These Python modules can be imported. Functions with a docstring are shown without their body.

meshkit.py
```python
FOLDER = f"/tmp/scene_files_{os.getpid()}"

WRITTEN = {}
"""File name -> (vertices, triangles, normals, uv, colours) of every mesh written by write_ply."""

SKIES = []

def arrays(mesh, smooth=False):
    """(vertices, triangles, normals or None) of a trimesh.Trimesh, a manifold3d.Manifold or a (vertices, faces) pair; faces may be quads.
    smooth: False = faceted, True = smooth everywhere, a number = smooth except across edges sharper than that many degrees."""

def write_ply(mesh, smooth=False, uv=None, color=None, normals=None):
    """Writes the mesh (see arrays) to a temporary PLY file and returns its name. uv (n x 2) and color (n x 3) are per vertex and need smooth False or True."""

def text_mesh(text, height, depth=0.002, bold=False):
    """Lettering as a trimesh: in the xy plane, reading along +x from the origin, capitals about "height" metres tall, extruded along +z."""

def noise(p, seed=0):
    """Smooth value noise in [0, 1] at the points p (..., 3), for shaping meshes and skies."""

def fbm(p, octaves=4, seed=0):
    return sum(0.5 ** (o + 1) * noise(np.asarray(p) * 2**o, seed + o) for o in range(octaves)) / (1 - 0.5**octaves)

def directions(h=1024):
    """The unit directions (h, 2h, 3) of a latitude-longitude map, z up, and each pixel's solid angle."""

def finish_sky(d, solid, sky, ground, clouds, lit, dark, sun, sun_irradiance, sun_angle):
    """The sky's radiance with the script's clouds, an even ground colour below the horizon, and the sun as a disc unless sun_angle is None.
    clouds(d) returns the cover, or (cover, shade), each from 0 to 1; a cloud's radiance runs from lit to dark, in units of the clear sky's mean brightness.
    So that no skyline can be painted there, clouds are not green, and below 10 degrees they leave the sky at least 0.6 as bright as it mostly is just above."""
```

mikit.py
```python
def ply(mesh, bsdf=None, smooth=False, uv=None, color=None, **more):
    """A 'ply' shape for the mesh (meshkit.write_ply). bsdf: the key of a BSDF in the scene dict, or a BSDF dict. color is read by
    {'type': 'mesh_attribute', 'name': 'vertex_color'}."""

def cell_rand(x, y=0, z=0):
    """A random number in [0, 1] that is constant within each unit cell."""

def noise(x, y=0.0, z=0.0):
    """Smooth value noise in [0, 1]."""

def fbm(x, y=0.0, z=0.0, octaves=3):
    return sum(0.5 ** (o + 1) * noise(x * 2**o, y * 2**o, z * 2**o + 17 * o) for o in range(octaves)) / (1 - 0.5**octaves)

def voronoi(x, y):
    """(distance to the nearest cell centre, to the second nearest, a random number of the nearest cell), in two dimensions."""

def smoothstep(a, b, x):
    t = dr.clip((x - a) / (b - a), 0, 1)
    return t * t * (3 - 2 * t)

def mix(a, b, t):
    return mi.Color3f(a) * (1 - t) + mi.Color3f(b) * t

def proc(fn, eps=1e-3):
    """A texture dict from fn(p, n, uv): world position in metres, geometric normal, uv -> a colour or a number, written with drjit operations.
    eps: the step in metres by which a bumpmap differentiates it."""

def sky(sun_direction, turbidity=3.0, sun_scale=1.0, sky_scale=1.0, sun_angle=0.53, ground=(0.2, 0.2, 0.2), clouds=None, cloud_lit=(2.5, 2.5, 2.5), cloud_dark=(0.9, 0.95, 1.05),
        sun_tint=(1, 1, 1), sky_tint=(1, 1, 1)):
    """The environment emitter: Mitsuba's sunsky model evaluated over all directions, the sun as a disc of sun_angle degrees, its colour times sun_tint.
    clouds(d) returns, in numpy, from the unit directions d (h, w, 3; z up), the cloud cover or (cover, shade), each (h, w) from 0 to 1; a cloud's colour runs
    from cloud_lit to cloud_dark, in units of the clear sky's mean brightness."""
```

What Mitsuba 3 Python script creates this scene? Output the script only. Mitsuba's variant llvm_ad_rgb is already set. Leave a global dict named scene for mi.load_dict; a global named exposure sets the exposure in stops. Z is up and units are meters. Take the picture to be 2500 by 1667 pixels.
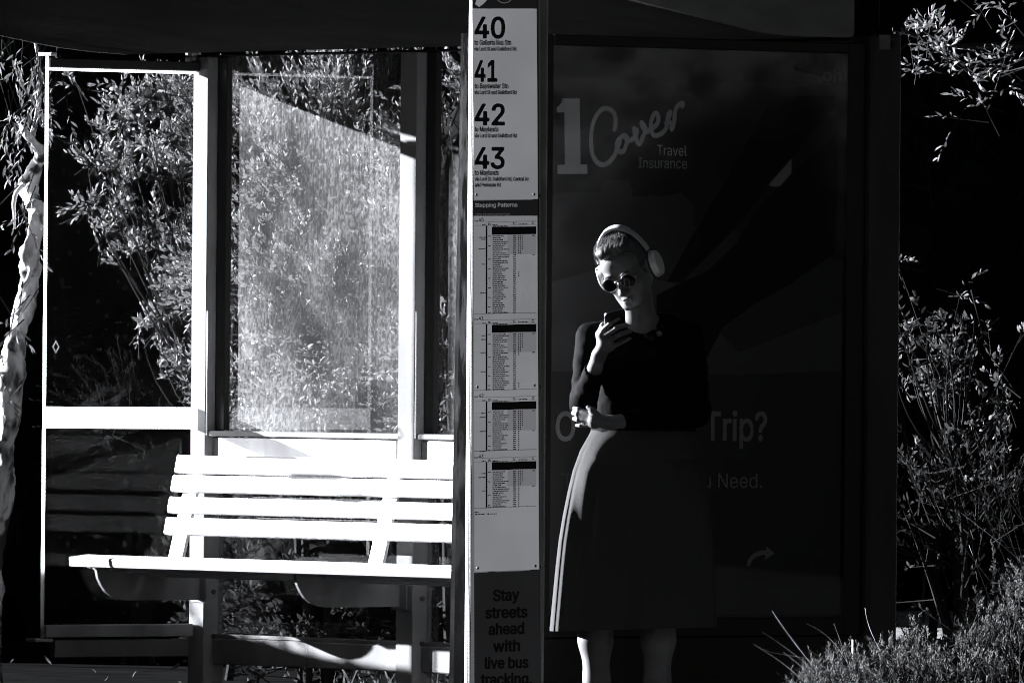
import math, random
import numpy as np, trimesh, shapely.geometry as sg, shapely.ops, shapely.affinity as sa
import manifold3d as m3
import drjit as dr
import mitsuba as mi
import mikit, meshkit
from mikit import ply, proc, noise as tn, fbm as tf, smoothstep as tss

T = mi.ScalarTransform4f
rng = np.random.default_rng(7)
scene, labels = {}, {}

# ------------------------------------------------------------------ camera, sky, exposure
F = 30000.0                      # focal length in pixels of the 2500 px wide photograph
EYE = np.array([0, 0, 1.25])
PITCH = (880 - 833.5) / F
UPV = np.array([-0.0087, 0, 1.0])
FWD = np.array([0, 1, PITCH]); FWD /= np.linalg.norm(FWD)
RT = np.cross(FWD, UPV); RT /= np.linalg.norm(RT)
UP = np.cross(RT, FWD)
scene['camera'] = {'type': 'perspective', 'fov': math.degrees(2 * math.atan(1250 / F)), 'fov_axis': 'x', 'near_clip': 0.5, 'far_clip': 4000.0,
                   'to_world': T().look_at(origin=EYE.tolist(), target=(EYE + FWD * 40).tolist(), up=UPV.tolist())}
SUN_AZ = np.array([-0.9077, 0.4196]); SUN_EL = math.radians(12.3)
SUN = np.array([SUN_AZ[0] * math.cos(SUN_EL), SUN_AZ[1] * math.cos(SUN_EL), math.sin(SUN_EL)])
scene['sky_light'] = mikit.sky(SUN.tolist(), turbidity=3, sun_scale=1.0, sky_scale=0.012, ground=(0.08, 0.08, 0.08),
                               sun_tint=(0.656, 1.031, 2.57), sky_tint=(1.38, 1.0, 0.86))
exposure = 5.2


def at(px, py, Y):
    "the point at depth Y on the line of sight of a pixel of the 2500 px photograph"
    d = FWD + RT * (px - 1250) / F - UP * (py - 833.5) / F
    return EYE + d * (Y / d[1])


# ------------------------------------------------------------------ helpers
def key_for(name, parent=None):
    base = f'{parent}__{name}' if parent else name
    k, i = base, 0
    taken = lambda q: q in scene or q in labels or any(s.startswith(q + '__') for s in scene)
    while taken(k):
        i += 1
        k = f'{base}_{i:03d}'
    return k


def say(k, label=None, cat=None, group=None, kind=None):
    d = {a: b for a, b in (('label', label), ('category', cat), ('group', group), ('kind', kind)) if b}
    if d:
        labels[k] = d


def obj(name, mesh, m, parent=None, smooth=False, label=None, cat=None, group=None, kind=None, **more):
    k = key_for(name, parent)
    scene[k] = ply(mesh, m, smooth=smooth, **more)
    say(k, label, cat, group, kind)
    return k


def thing(name, label, cat, group=None):
    k = key_for(name)
    say(k, label, cat, group)
    return k


def join(ms):
    return trimesh.util.concatenate([m for m in ms if m is not None])


def hexa(c):
    "a mesh from 8 corners (x y z bits)"
    f = np.array([[0, 1, 3, 2], [4, 6, 7, 5], [0, 4, 5, 1], [2, 3, 7, 6], [0, 2, 6, 4], [1, 5, 7, 3]])
    t = np.vstack([f[:, [0, 1, 2]], f[:, [0, 2, 3]]])
    m = trimesh.Trimesh(np.asarray(c, float), t, process=False)
    if m.volume < 0:
        m.faces = m.faces[:, ::-1]
    return m


def cbox(a, b, ch=0.0):
    "an axis-aligned box from corner a to b with chamfered edges"
    a, b = np.minimum(a, b).astype(float), np.maximum(a, b).astype(float)
    if ch <= 0:
        return trimesh.creation.box(bounds=[a, b])
    ch = min(ch, 0.45 * (b - a).min())
    pts = []
    for i in range(3):
        for s in np.ndindex(2, 2, 2):
            p = np.where(np.array(s) > 0, b - ch, a + ch)
            p[i] = b[i] if s[i] else a[i]
            pts.append(p)
    return trimesh.convex.convex_hull(np.array(pts))


def mapped(mesh, o, ex, ey, ez):
    M = np.eye(4)
    M[:3, 0], M[:3, 1], M[:3, 2], M[:3, 3] = ex, ey, ez, o
    m = mesh.copy()
    m.apply_transform(M)
    return m


def tube(pts, r, sides=8, caps=True):
    p = np.asarray(pts, float)
    r = np.broadcast_to(np.asarray(r, float), (len(p),))
    t = np.gradient(p, axis=0)
    t /= np.linalg.norm(t, axis=1, keepdims=True) + 1e-12
    a = np.cross(t[0], [0.31, 0.2, 0.93]); a /= np.linalg.norm(a)
    A = []
    for k in range(len(p)):
        a = a - t[k] * (a @ t[k]); a /= np.linalg.norm(a) + 1e-12
        A.append(a)
    A = np.array(A); B = np.cross(t, A)
    ang = np.arange(sides) * 2 * np.pi / sides
    v = p[:, None] + r[:, None, None] * (np.cos(ang)[None, :, None] * A[:, None] + np.sin(ang)[None, :, None] * B[:, None])
    n = len(p)
    i, j = np.meshgrid(np.arange(n - 1), np.arange(sides), indexing='ij')
    q = np.stack([i * sides + j, i * sides + (j + 1) % sides, (i + 1) * sides + (j + 1) % sides, (i + 1) * sides + j], -1).reshape(-1, 4)
    f = np.vstack([q[:, [0, 1, 2]], q[:, [0, 2, 3]]])
    v = v.reshape(-1, 3)
    if caps:
        v = np.vstack([v, p[0], p[-1]])
        c0, c1 = len(v) - 2, len(v) - 1
        k = np.arange(sides)
        f = np.vstack([f, np.stack([k * 0 + c0, (k + 1) % sides, k], 1), np.stack([k * 0 + c1, (n - 1) * sides + k, (n - 1) * sides + (k + 1) % sides], 1)])
    return trimesh.Trimesh(v, f, process=False)


def spline(pts, n=24):
    from scipy.interpolate import CubicSpline
    p = np.asarray(pts, float)
    if len(p) == 2:
        return p[0] + (p[1] - p[0]) * np.linspace(0, 1, n)[:, None]
    s = np.r_[0, np.cumsum(np.linalg.norm(np.diff(p, axis=0), axis=1))]
    return CubicSpline(s, p)(np.linspace(0, s[-1], n))


def extr(poly, depth):
    "a shapely polygon extruded along z"
    gs = getattr(poly, 'geoms', [poly])
    return join([trimesh.creation.extrude_polygon(g, depth, engine='earcut') for g in gs if g.area > 0])


# ------------------------------------------------------------------ materials (the photograph is black and white: greys)
def grey(v):
    return {'type': 'rgb', 'value': [float(v)] * 3}


def mat(name, base, rough=0.5, metallic=0.0, spec=0.5, bump=None, **more):
    d = {'type': 'principled', 'base_color': base if isinstance(base, dict) else grey(base), 'roughness': rough if isinstance(rough, dict) else float(rough),
         'metallic': float(metallic), 'specular': float(spec), **more}
    if bump is not None:
        d = {'type': 'bumpmap', 'arbitrary': bump[0], 'scale': bump[1], 'bsdf': d}
    scene[name] = {'type': 'twosided', 'bsdf': d}


def var(lo, hi, sx, sy=None, sz=None, octv=3):
    sy = sx if sy is None else sy
    sz = sx if sz is None else sz

    def fn(p, n, uv):
        t = tf(p.x * sx + 31.7, p.y * sy + 3.1, p.z * sz + 11.3, octv)
        v = lo + (hi - lo) * tss(0.25, 0.75, t)
        return mi.Color3f(v, v, v)
    return proc(fn)


mat('metal_paint', var(0.19, 0.28, 9, 9, 3), 0.6, spec=0.05)
mat('metal_dark', var(0.06, 0.09, 7, 7, 2), 0.4)
mat('metal_black', 0.02, 0.35)
mat('white_paint', var(0.60, 0.78, 14, 14, 5), 0.4)
mat('alu_brushed', proc(lambda p, n, uv: mi.Color3f(0.30 + 0.34 * tf(p.x * 60, p.y * 60, p.z * 2.2, 4) * tss(0.2, 0.8, tf(p.x * 12, p.y * 12, p.z * 7, 3)))), 0.38, 0.55)
mat('alu_scratched', proc(lambda p, n, uv: mi.Color3f(0.10 + 0.55 * tss(0.42, 0.62, tf(p.x * 70, p.y * 70, p.z * 9, 4)) * tss(0.2, 1.4, p.z))), 0.4, 0.2)
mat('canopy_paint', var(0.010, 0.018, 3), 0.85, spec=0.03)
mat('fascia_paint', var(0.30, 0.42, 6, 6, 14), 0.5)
mat('sign_paper', var(0.60, 0.70, 5), 0.8, spec=0.1)
mat('sign_paper_dim', 0.48, 0.8, spec=0.1)
mat('sign_dark', var(0.018, 0.026, 4), 0.8, spec=0.05)
mat('sign_blue', 0.010, 0.8, spec=0.05)
mat('ink', 0.006, 1.0, spec=0.0)
mat('ink_grey', 0.28, 0.9, spec=0.05)
mat('white_print', 0.7, 0.5)
mat('bolt', 0.05, 0.4, 0.4)
mat('rubber', 0.02, 0.6)
mat('skin', var(0.20, 0.25, 25), 0.5, spec=0.25)
mat('hair', proc(lambda p, n, uv: mi.Color3f(0.03 + 0.10 * tf(p.x * 240, p.y * 60, p.z * 160, 3))), 0.36, spec=0.7)
mat('black_knit', proc(lambda p, n, uv: mi.Color3f(0.003 + 0.004 * tn(p.x * 90, p.y * 90, p.z * 90))), 0.8, spec=0.06)
mat('skirt_cloth', proc(lambda p, n, uv: mi.Color3f(0.052 + 0.045 * tn(p.x * 420, p.y * 420, p.z * 420))), 0.9, spec=0.03)
mat('headphone_white', 0.72, 0.35)
mat('headphone_grey', 0.25, 0.5)
mat('cushion', 0.05, 0.7)
mat('lens', 0.008, 0.08, spec=0.6)
mat('glasses_frame', 0.16, 0.25)
mat('phone_case', 0.02, 0.3)
mat('phone_edge', 0.55, 0.25, 0.7)
mat('silver', 0.6, 0.3, 0.6)
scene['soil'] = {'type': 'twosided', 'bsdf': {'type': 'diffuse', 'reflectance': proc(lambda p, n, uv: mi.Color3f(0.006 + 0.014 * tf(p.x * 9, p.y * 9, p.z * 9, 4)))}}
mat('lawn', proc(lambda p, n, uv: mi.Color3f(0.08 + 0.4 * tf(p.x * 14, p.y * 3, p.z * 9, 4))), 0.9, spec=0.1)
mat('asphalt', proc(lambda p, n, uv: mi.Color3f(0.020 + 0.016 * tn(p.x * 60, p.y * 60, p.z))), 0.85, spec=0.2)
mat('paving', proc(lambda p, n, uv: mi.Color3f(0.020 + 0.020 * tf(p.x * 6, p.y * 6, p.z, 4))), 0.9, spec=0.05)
mat('bark', proc(lambda p, n, uv: mi.Color3f(0.06 + 0.75 * tss(0.2, 0.55, tf(p.x * 30, p.y * 30, p.z * 7, 4)) * tss(0.34, 0.46, tf(p.x * 14, p.y * 14, p.z * 6, 3)))), 0.85, spec=0.1)
mat('twig', 0.03, 0.9, spec=0.05)
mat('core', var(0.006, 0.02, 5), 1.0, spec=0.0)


def leaf_mat(name, c, dt, rough=0.35):
    scene[name] = {'type': 'principledthin', 'base_color': grey(c), 'roughness': rough, 'diff_trans': dt, 'spec_trans': 0.0, 'eta': 1.45}


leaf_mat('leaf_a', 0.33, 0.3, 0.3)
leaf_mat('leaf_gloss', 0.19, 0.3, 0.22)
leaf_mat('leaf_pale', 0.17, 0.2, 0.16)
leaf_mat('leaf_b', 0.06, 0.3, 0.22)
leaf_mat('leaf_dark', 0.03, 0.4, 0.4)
leaf_mat('grass_blade', 0.16, 0.8, 0.4)
leaf_mat('film_layer', 0.42, 1.6, 0.6)
scene['frosted_film'] = {'type': 'blendbsdf', 'weight': 0.86, 'first': {'type': 'thindielectric', 'int_ior': 1.1}, 'second': scene.pop('film_layer')}
leaf_mat('glass_edge', 0.85, 1.7, 0.5)

# glass: clear panes; dusty ones carry a streaky film of dirt
scene['glass'] = {'type': 'thindielectric', 'int_ior': 1.52}


def dust_fn(p, n, uv):
    # horizontal coordinate along the wall, so that rain streaks run down
    q = p.x * 0.6157 - p.y * 0.788
    streak = tf(q * 150, p.z * 11, 1.0, 3)
    mott = tf(q * 120, p.z * 75, 5.0, 3)
    broad = tf(q * 3.1 + 4.0, p.z * 2.3, 9.0, 3)
    run = tss(1.3, 2.3, p.z)                        # rain streaks fade downwards
    spots = tss(0.84, 0.94, tn(q * 110, p.z * 80, 3.0))
    near_post = 1 + 0.7 * tss(-35.1, -35.8, q)      # the bay's left side is the dirtier one
    v = 0.034 + 0.14 * near_post * tss(0.2, 0.85, broad) * (0.5 + 0.9 * tss(0.3, 0.75, mott)) * (1 + (0.05 + run * 0.32) * (tss(0.25, 0.75, streak) * 2 - 1)) + 0.09 * spots
    return mi.Float(dr.clip(v, 0, 0.6))


scene['dusty_glass'] = {'type': 'blendbsdf', 'weight': proc(dust_fn), 'first': {'type': 'thindielectric', 'int_ior': 1.40},
                        'second': {'type': 'twosided', 'bsdf': {'type': 'diffuse', 'reflectance': grey(0.62)}}}
scene['end_glass'] = {'type': 'blendbsdf', 'weight': proc(lambda p, n, uv: mi.Float(0.003 + 0.03 * tss(0.76, 0.87, tn(p.x * 40, p.y * 40, p.z * 40)))),
                      'first': {'type': 'thindielectric', 'int_ior': 1.10}, 'second': {'type': 'twosided', 'bsdf': {'type': 'diffuse', 'reflectance': grey(0.5)}}}
scene['low_dust_glass'] = {'type': 'blendbsdf', 'weight': proc(lambda p, n, uv: mi.Float(0.004 + 0.03 * tss(0.72, 0.85, tn(p.x * 40, p.y * 40, p.z * 40)))),
                           'first': {'type': 'thindielectric', 'int_ior': 1.52}, 'second': {'type': 'twosided', 'bsdf': {'type': 'diffuse', 'reflectance': grey(0.5)}}}

# ------------------------------------------------------------------ the shelter's own frame: w along the back wall to the far left, t out to the street, z up
ANG = math.radians(52)
U = np.array([math.cos(ANG), -math.sin(ANG), 0])
N = np.array([-math.sin(ANG), -math.cos(ANG), 0])
C0 = np.array([1.2261, 41.8, 0])
ZV = np.array([0, 0, 1.0])


def S(w, t, z=0.0):
    return C0 - U * w + N * t + np.array([0, 0, z])


def sbox(w0, w1, t0, t1, z0, z1, ch=0.003):
    return mapped(cbox([w0, t0, z0], [w1, t1, z1], ch), C0, -U, N, ZV)


def sprofile(pts, w0, w1):
    "a (t, z) outline extruded along w"
    g = extr(sg.Polygon(pts), w1 - w0)             # x=t, y=z, depth=w
    return mapped(g, C0 - U * w0, N, ZV, -U)


def splate(w0, w1, z0, z1, t):
    v = np.array([S(w0, t, z0), S(w1, t, z0), S(w1, t, z1), S(w0, t, z1)])
    return trimesh.Trimesh(v, [[0, 1, 2], [0, 2, 3]], process=False)


def eplate(t0, t1, z0, z1, w):
    v = np.array([S(w, t0, z0), S(w, t1, z0), S(w, t1, z1), S(w, t0, z1)])
    return trimesh.Trimesh(v, [[0, 1, 2], [0, 2, 3]], process=False)

# ------------------------------------------------------------------ ground, footpath, road
def cross_sheet(pts, w0=-900, w1=900):
    pts = np.asarray(pts, float)
    v = np.vstack([[S(w0, t, z) for t, z in pts], [S(w1, t, z) for t, z in pts]])
    n = len(pts); i = np.arange(n - 1)
    f = np.vstack([np.stack([i, i + n, i + 1], 1), np.stack([i + 1, i + n, i + n + 1], 1)])
    m = trimesh.Trimesh(v, f, process=False)
    if m.face_normals[0][2] < 0:
        m.faces = m.faces[:, ::-1]
    return m


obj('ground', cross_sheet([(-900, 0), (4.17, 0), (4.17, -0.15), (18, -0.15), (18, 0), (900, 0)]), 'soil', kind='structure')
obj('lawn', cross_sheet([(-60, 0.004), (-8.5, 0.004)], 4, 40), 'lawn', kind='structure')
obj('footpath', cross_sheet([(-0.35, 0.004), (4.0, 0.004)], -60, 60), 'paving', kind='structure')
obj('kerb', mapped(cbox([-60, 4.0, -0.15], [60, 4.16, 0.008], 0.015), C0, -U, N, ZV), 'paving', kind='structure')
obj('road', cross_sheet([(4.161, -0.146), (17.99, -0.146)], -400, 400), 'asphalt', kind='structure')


# ------------------------------------------------------------------ the bus shelter
SH = thing('bus_shelter', 'grey metal and glass bus shelter with a curved canopy behind the bench', 'bus shelter')
POSTS = [(3.719, 3.817), (2.473, 2.573), (1.22, 1.32)]
for w0, w1 in POSTS:
    pk = obj('post', join([sbox(w0, w1, -0.03, 0.062, 0.0, 2.345, 0.004)]), 'metal_paint', SH)
    obj('channel', sbox(w0 - 0.004, w0 + 0.001, 0.056, 0.0595, 0.97, 1.42, 0.0005), 'white_paint', pk)
    obj('base_plate', sbox(w0 - 0.04, w1 + 0.04, -0.07, 0.11, 0.0, 0.012, 0.003), 'metal_paint', pk)
    for z in (0.24, 0.40):
        obj('bolt', mapped(trimesh.creation.cylinder(0.009, 0.006, sections=14), S(w0 - 0.003, 0.02, z), N, ZV, U), 'bolt', pk)
cp = obj('corner_post', join([sbox(-0.09, 0.04, -0.05, 0.085, 0.0, 2.37, 0.012)]), 'metal_dark', SH)
obj('cap_plate', sbox(-0.094, -0.0905, 0.01, 0.058, 2.315, 2.365, 0.001), 'fascia_paint', cp)
obj('bolt', mapped(trimesh.creation.cylinder(0.011, 0.008, sections=16), S(-0.096, -0.004, 2.335), N, ZV, U), 'bolt', cp)
obj('top_beam', sbox(0.04, 3.90, -0.06, 0.05, 2.346, 2.352, 0.002), 'canopy_paint', SH)
BAYS = [(2.573, 3.719), (1.32, 2.473), (0.04, 1.22)]
for b0, b1 in BAYS:
    obj('window_jamb', sbox(b1 - 0.056, b1 - 0.001, -0.012, 0.02, 0.987, 2.344, 0.003), 'metal_black', SH)
    obj('window_jamb', sbox(b0 + 0.001, b0 + 0.02, -0.012, 0.02, 0.987, 2.344, 0.003), 'metal_black', SH)
    mr = obj('middle_rail', sbox(b0 + 0.001, b1 - 0.001, -0.025, 0.03, 0.865, 0.964, 0.004), 'metal_paint', SH)
    obj('cover_plate', sbox(b0 + 0.03, b1 - 0.052, 0.0305, 0.043, 0.868, 0.9625, 0.003), 'white_paint', mr)
    obj('sill', sbox(b0 + 0.001, b1 - 0.001, -0.02, 0.052, 0.966, 0.986, 0.003), 'metal_paint', SH)
    obj('window_pane', splate(b0 + 0.01, b1 - 0.02, 0.98, 2.348, 0.0), 'dusty_glass', SH, label='dusty upper pane streaked with dirt')
    obj('lower_pane', splate(b0 + 0.005, b1 - 0.005, 0.235, 0.87, 0.0), 'low_dust_glass', SH)
    br = obj('bottom_rail', sbox(b0 + 0.001, b1 - 0.001, -0.03, 0.022, 0.138, 0.232, 0.004), 'metal_paint', SH)
    obj('glazing_bead', sbox(b0 + 0.001, b1 - 0.001, 0.003, 0.014, 0.2325, 0.247, 0.002), 'metal_paint', br)
    obj('seam_strip', sbox((b0 + b1) / 2 - 0.002, (b0 + b1) / 2 + 0.002, 0.0225, 0.0235, 0.142, 0.228, 0.0004), 'metal_dark', br)
# the glazed end panel that comes out to the street at the far left
EW = 3.785
ep = 'end_panel'
obj('end_pane', eplate(0.072, 0.735, 0.28, 2.285, EW), 'end_glass', SH, label='clear glass pane of the end panel')
tr = obj('end_top_rail', sbox(EW - 0.016, EW + 0.016, 0.0, 0.7325, 2.2915, 2.326, 0.003), 'metal_black', SH)
obj('seal', sbox(EW - 0.005, EW + 0.005, 0.072, 0.7325, 2.281, 2.291, 0.001), 'glass_edge', tr)
obj('end_post', sbox(EW - 0.007, EW + 0.007, 0.7335, 0.743, 0.235, 2.333, 0.002), 'glass_edge', SH)
obj('end_cap', sbox(EW - 0.042, EW + 0.042, 0.724, 0.750, 2.3335, 2.346, 0.002), 'white_paint', SH)
obj('end_bottom_rail', sbox(EW - 0.018, EW + 0.018, 0.072, 0.7325, 0.238, 0.283, 0.003), 'metal_paint', SH)
obj('kick_rail', sbox(EW - 0.012, EW + 0.022, 0.09, 0.69, 0.165, 0.228, 0.003), 'metal_dark', SH)
obj('foot_plate', sbox(EW - 0.03, EW + 0.03, 0.71, 0.79, 0.222, 0.234, 0.002), 'metal_paint', SH)
obj('visibility_band', eplate(0.074, 0.731, 0.991, 1.070, EW - 0.003), 'frosted_film', SH, label='frosted white band stuck across the end pane')
dm = sg.Polygon([(0, -0.024), (0.0155, 0), (0, 0.024), (-0.0155, 0)])
dmh = dm.difference(dm.buffer(-0.0042, join_style=2))
obj('diamond_sticker', mapped(extr(dmh, 0.0006), S(EW - 0.003, 0.690, 1.285), -N, ZV, U), 'white_print', SH)
obj('bracket', sbox(3.795, 3.835, 0.052, 0.085, 2.3265, 2.343, 0.003), 'white_paint', SH)
obj('bracket', sbox(3.80, 3.832, 0.05, 0.075, 2.3445, 2.366, 0.003), 'white_paint', SH)
# canopy
under = [(-0.12, 2.50), (-0.02, 2.395), (0.06, 2.362), (0.2, 2.354), (0.35, 2.36), (0.5, 2.372), (0.62, 2.388), (0.78, 2.412), (1.0, 2.44), (1.2, 2.475), (1.5, 2.535), (1.75, 2.60)]
over = [(1.75, 2.64), (1.3, 2.66), (0.7, 2.68), (0.0, 2.66), (-0.12, 2.62)]
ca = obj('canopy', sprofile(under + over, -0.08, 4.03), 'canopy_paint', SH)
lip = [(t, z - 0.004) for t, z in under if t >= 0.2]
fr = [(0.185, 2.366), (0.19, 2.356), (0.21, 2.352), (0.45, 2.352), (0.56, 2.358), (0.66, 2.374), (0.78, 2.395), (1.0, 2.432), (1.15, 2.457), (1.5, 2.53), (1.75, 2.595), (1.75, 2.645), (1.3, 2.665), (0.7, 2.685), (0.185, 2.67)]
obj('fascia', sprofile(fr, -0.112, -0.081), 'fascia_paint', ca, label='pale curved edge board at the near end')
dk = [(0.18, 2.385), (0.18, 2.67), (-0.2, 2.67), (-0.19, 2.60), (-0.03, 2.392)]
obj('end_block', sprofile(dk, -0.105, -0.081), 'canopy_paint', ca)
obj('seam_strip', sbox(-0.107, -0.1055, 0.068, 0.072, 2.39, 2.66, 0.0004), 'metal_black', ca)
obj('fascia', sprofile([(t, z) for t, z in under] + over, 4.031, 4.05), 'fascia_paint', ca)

# ------------------------------------------------------------------ the advertising panel at the near end of the shelter
AD = thing('advertising_panel', 'tall dark glazed advertising case with a travel insurance poster behind the woman', 'advertising panel')
ADW = -0.042


def adp(px, py, w=ADW):
    "the (x, y) = (-t, z) of the ad plane that a pixel of the photograph sees"
    d = at(px, py, 1.0) - EYE
    s = ((S(w, 0) - EYE) @ U) / (d @ U)
    p = EYE + d * s - S(w, 0)
    return -(p @ N), p[2]


def adlay(poly, lift, m, parent, name, th=0.0006, **k):
    return obj(name, mapped(extr(poly, th), S(ADW - lift, 0, 0), -N, ZV, U), m, parent, **k)


def adpoly(pts):
    return sg.Polygon([adp(*p) for p in pts]).buffer(0)


mat('print_1', 0.03, 0.6); mat('print_2', 0.07, 0.6); mat('print_3', 0.12, 0.6); mat('print_4', 0.004, 0.6); mat('print_5', 0.42, 0.6); mat('print_6', 0.7, 0.6)
for nm, a in (('case_stile', (-0.06, 0.06, 0.088, 0.165, 0.33, 2.335)), ('case_stile', (-0.06, 0.06, 1.435, 1.50, 0.33, 2.335)),
              ('case_rail', (-0.06, 0.06, 0.166, 1.434, 2.30, 2.335)), ('case_rail', (-0.06, 0.06, 0.166, 1.434, 0.33, 0.39)),
              ('back_panel', (-0.030, 0.058, 0.166, 1.434, 0.391, 2.299))):
    obj(nm, sbox(*a, 0.003), 'metal_black', AD)
obj('plinth', sbox(-0.05, 0.05, 0.12, 1.47, 0.0, 0.329, 0.003), 'metal_black', AD)
obj('glass_door', eplate(0.166, 1.434, 0.391, 2.299, -0.056), 'glass', AD)
X0, X1 = -1.43, -0.17
PO = adlay(sg.box(X0, 0.40, X1, 2.19), 0.0, 'print_1', AD, 'poster', 0.0012)
adlay(sg.box(X0, 2.195, X1, 2.295), 0.0, 'print_4', AD, 'header_strip')
inside = sg.box(X0 + 0.004, 0.404, X1 - 0.004, 2.186)
sand = adpoly([(1300, 560), (1500, 556), (1750, 552), (2060, 640), (2060, 1500), (1300, 1500)]).intersection(inside)
adlay(sand, 0.0014, 'print_2', PO, 'sand_print')
band = adpoly([(1300, 700), (1450, 660), (1640, 690), (1800, 860), (2060, 760), (2060, 905), (1800, 915), (1300, 905)]).intersection(inside)
adlay(band, 0.0022, 'print_3', PO, 'beach_print')
ruin = adpoly([(1330, 480), (1380, 470), (1460, 470), (1480, 440), (1530, 440), (1545, 470), (1620, 480), (1660, 470), (1690, 500), (1690, 558), (1330, 558)]).difference(adpoly([(1540, 480), (1545, 455), (1562, 445), (1578, 455), (1582, 480)]))
adlay(ruin, 0.0014, 'print_2', PO, 'skyline_print')
strap = adpoly([(1873, 253), (1772, 437), (1678, 593), (1626, 688), (1659, 690), (1725, 626), (1777, 574), (1932, 386), (1980, 324), (2036, 258), (2036, 235), (1900, 235)])
adlay(strap.intersection(inside), 0.0030, 'print_4', PO, 'dark_strap_print')
arm = adpoly([(1932, 419), (1843, 513), (1795, 593), (1725, 660), (1640, 700), (1600, 720), (1600, 960), (1650, 960), (1720, 878), (1760, 800), (1843, 740), (1913, 702), (2036, 617), (2042, 400), (2036, 330)])
adlay(arm.intersection(inside), 0.0038, 'print_4', PO, 'dark_arm_print')
hilite = adpoly([(1928, 388), (1872, 452), (1884, 456), (1900, 455), (1928, 424)])
adlay(hilite, 0.0046, 'print_5', PO, 'light_sliver_print')
one = adpoly([(1355, 263), (1361, 258), (1367, 250), (1369, 241), (1411, 241), (1413, 402), (1429, 402), (1430, 425), (1357, 425), (1357, 403), (1375, 403), (1373, 275), (1355, 275)])
adlay(one, 0.0054, 'print_6', PO, 'numeral')
strokes = [[(1496, 317), (1499, 296), (1491, 272), (1472, 265), (1455, 278), (1441, 312), (1439, 352), (1447, 388), (1465, 403), (1484, 395), (1500, 370), (1509, 348)],
           [(1520, 331), (1504, 345), (1503, 364), (1513, 372), (1524, 356), (1526, 336), (1520, 331), (1526, 341), (1540, 340), (1550, 318)],
           [(1546, 316), (1550, 343), (1556, 352), (1564, 338), (1569, 308), (1562, 300), (1566, 313), (1583, 316)],
           [(1583, 316), (1598, 306), (1603, 289), (1597, 276), (1588, 288), (1585, 312), (1593, 331), (1608, 328), (1622, 302)],
           [(1622, 302), (1629, 277), (1627, 296), (1634, 301), (1636, 316)], [(1634, 312), (1643, 280), (1655, 255), (1662, 253), (1661, 260)]]
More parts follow.
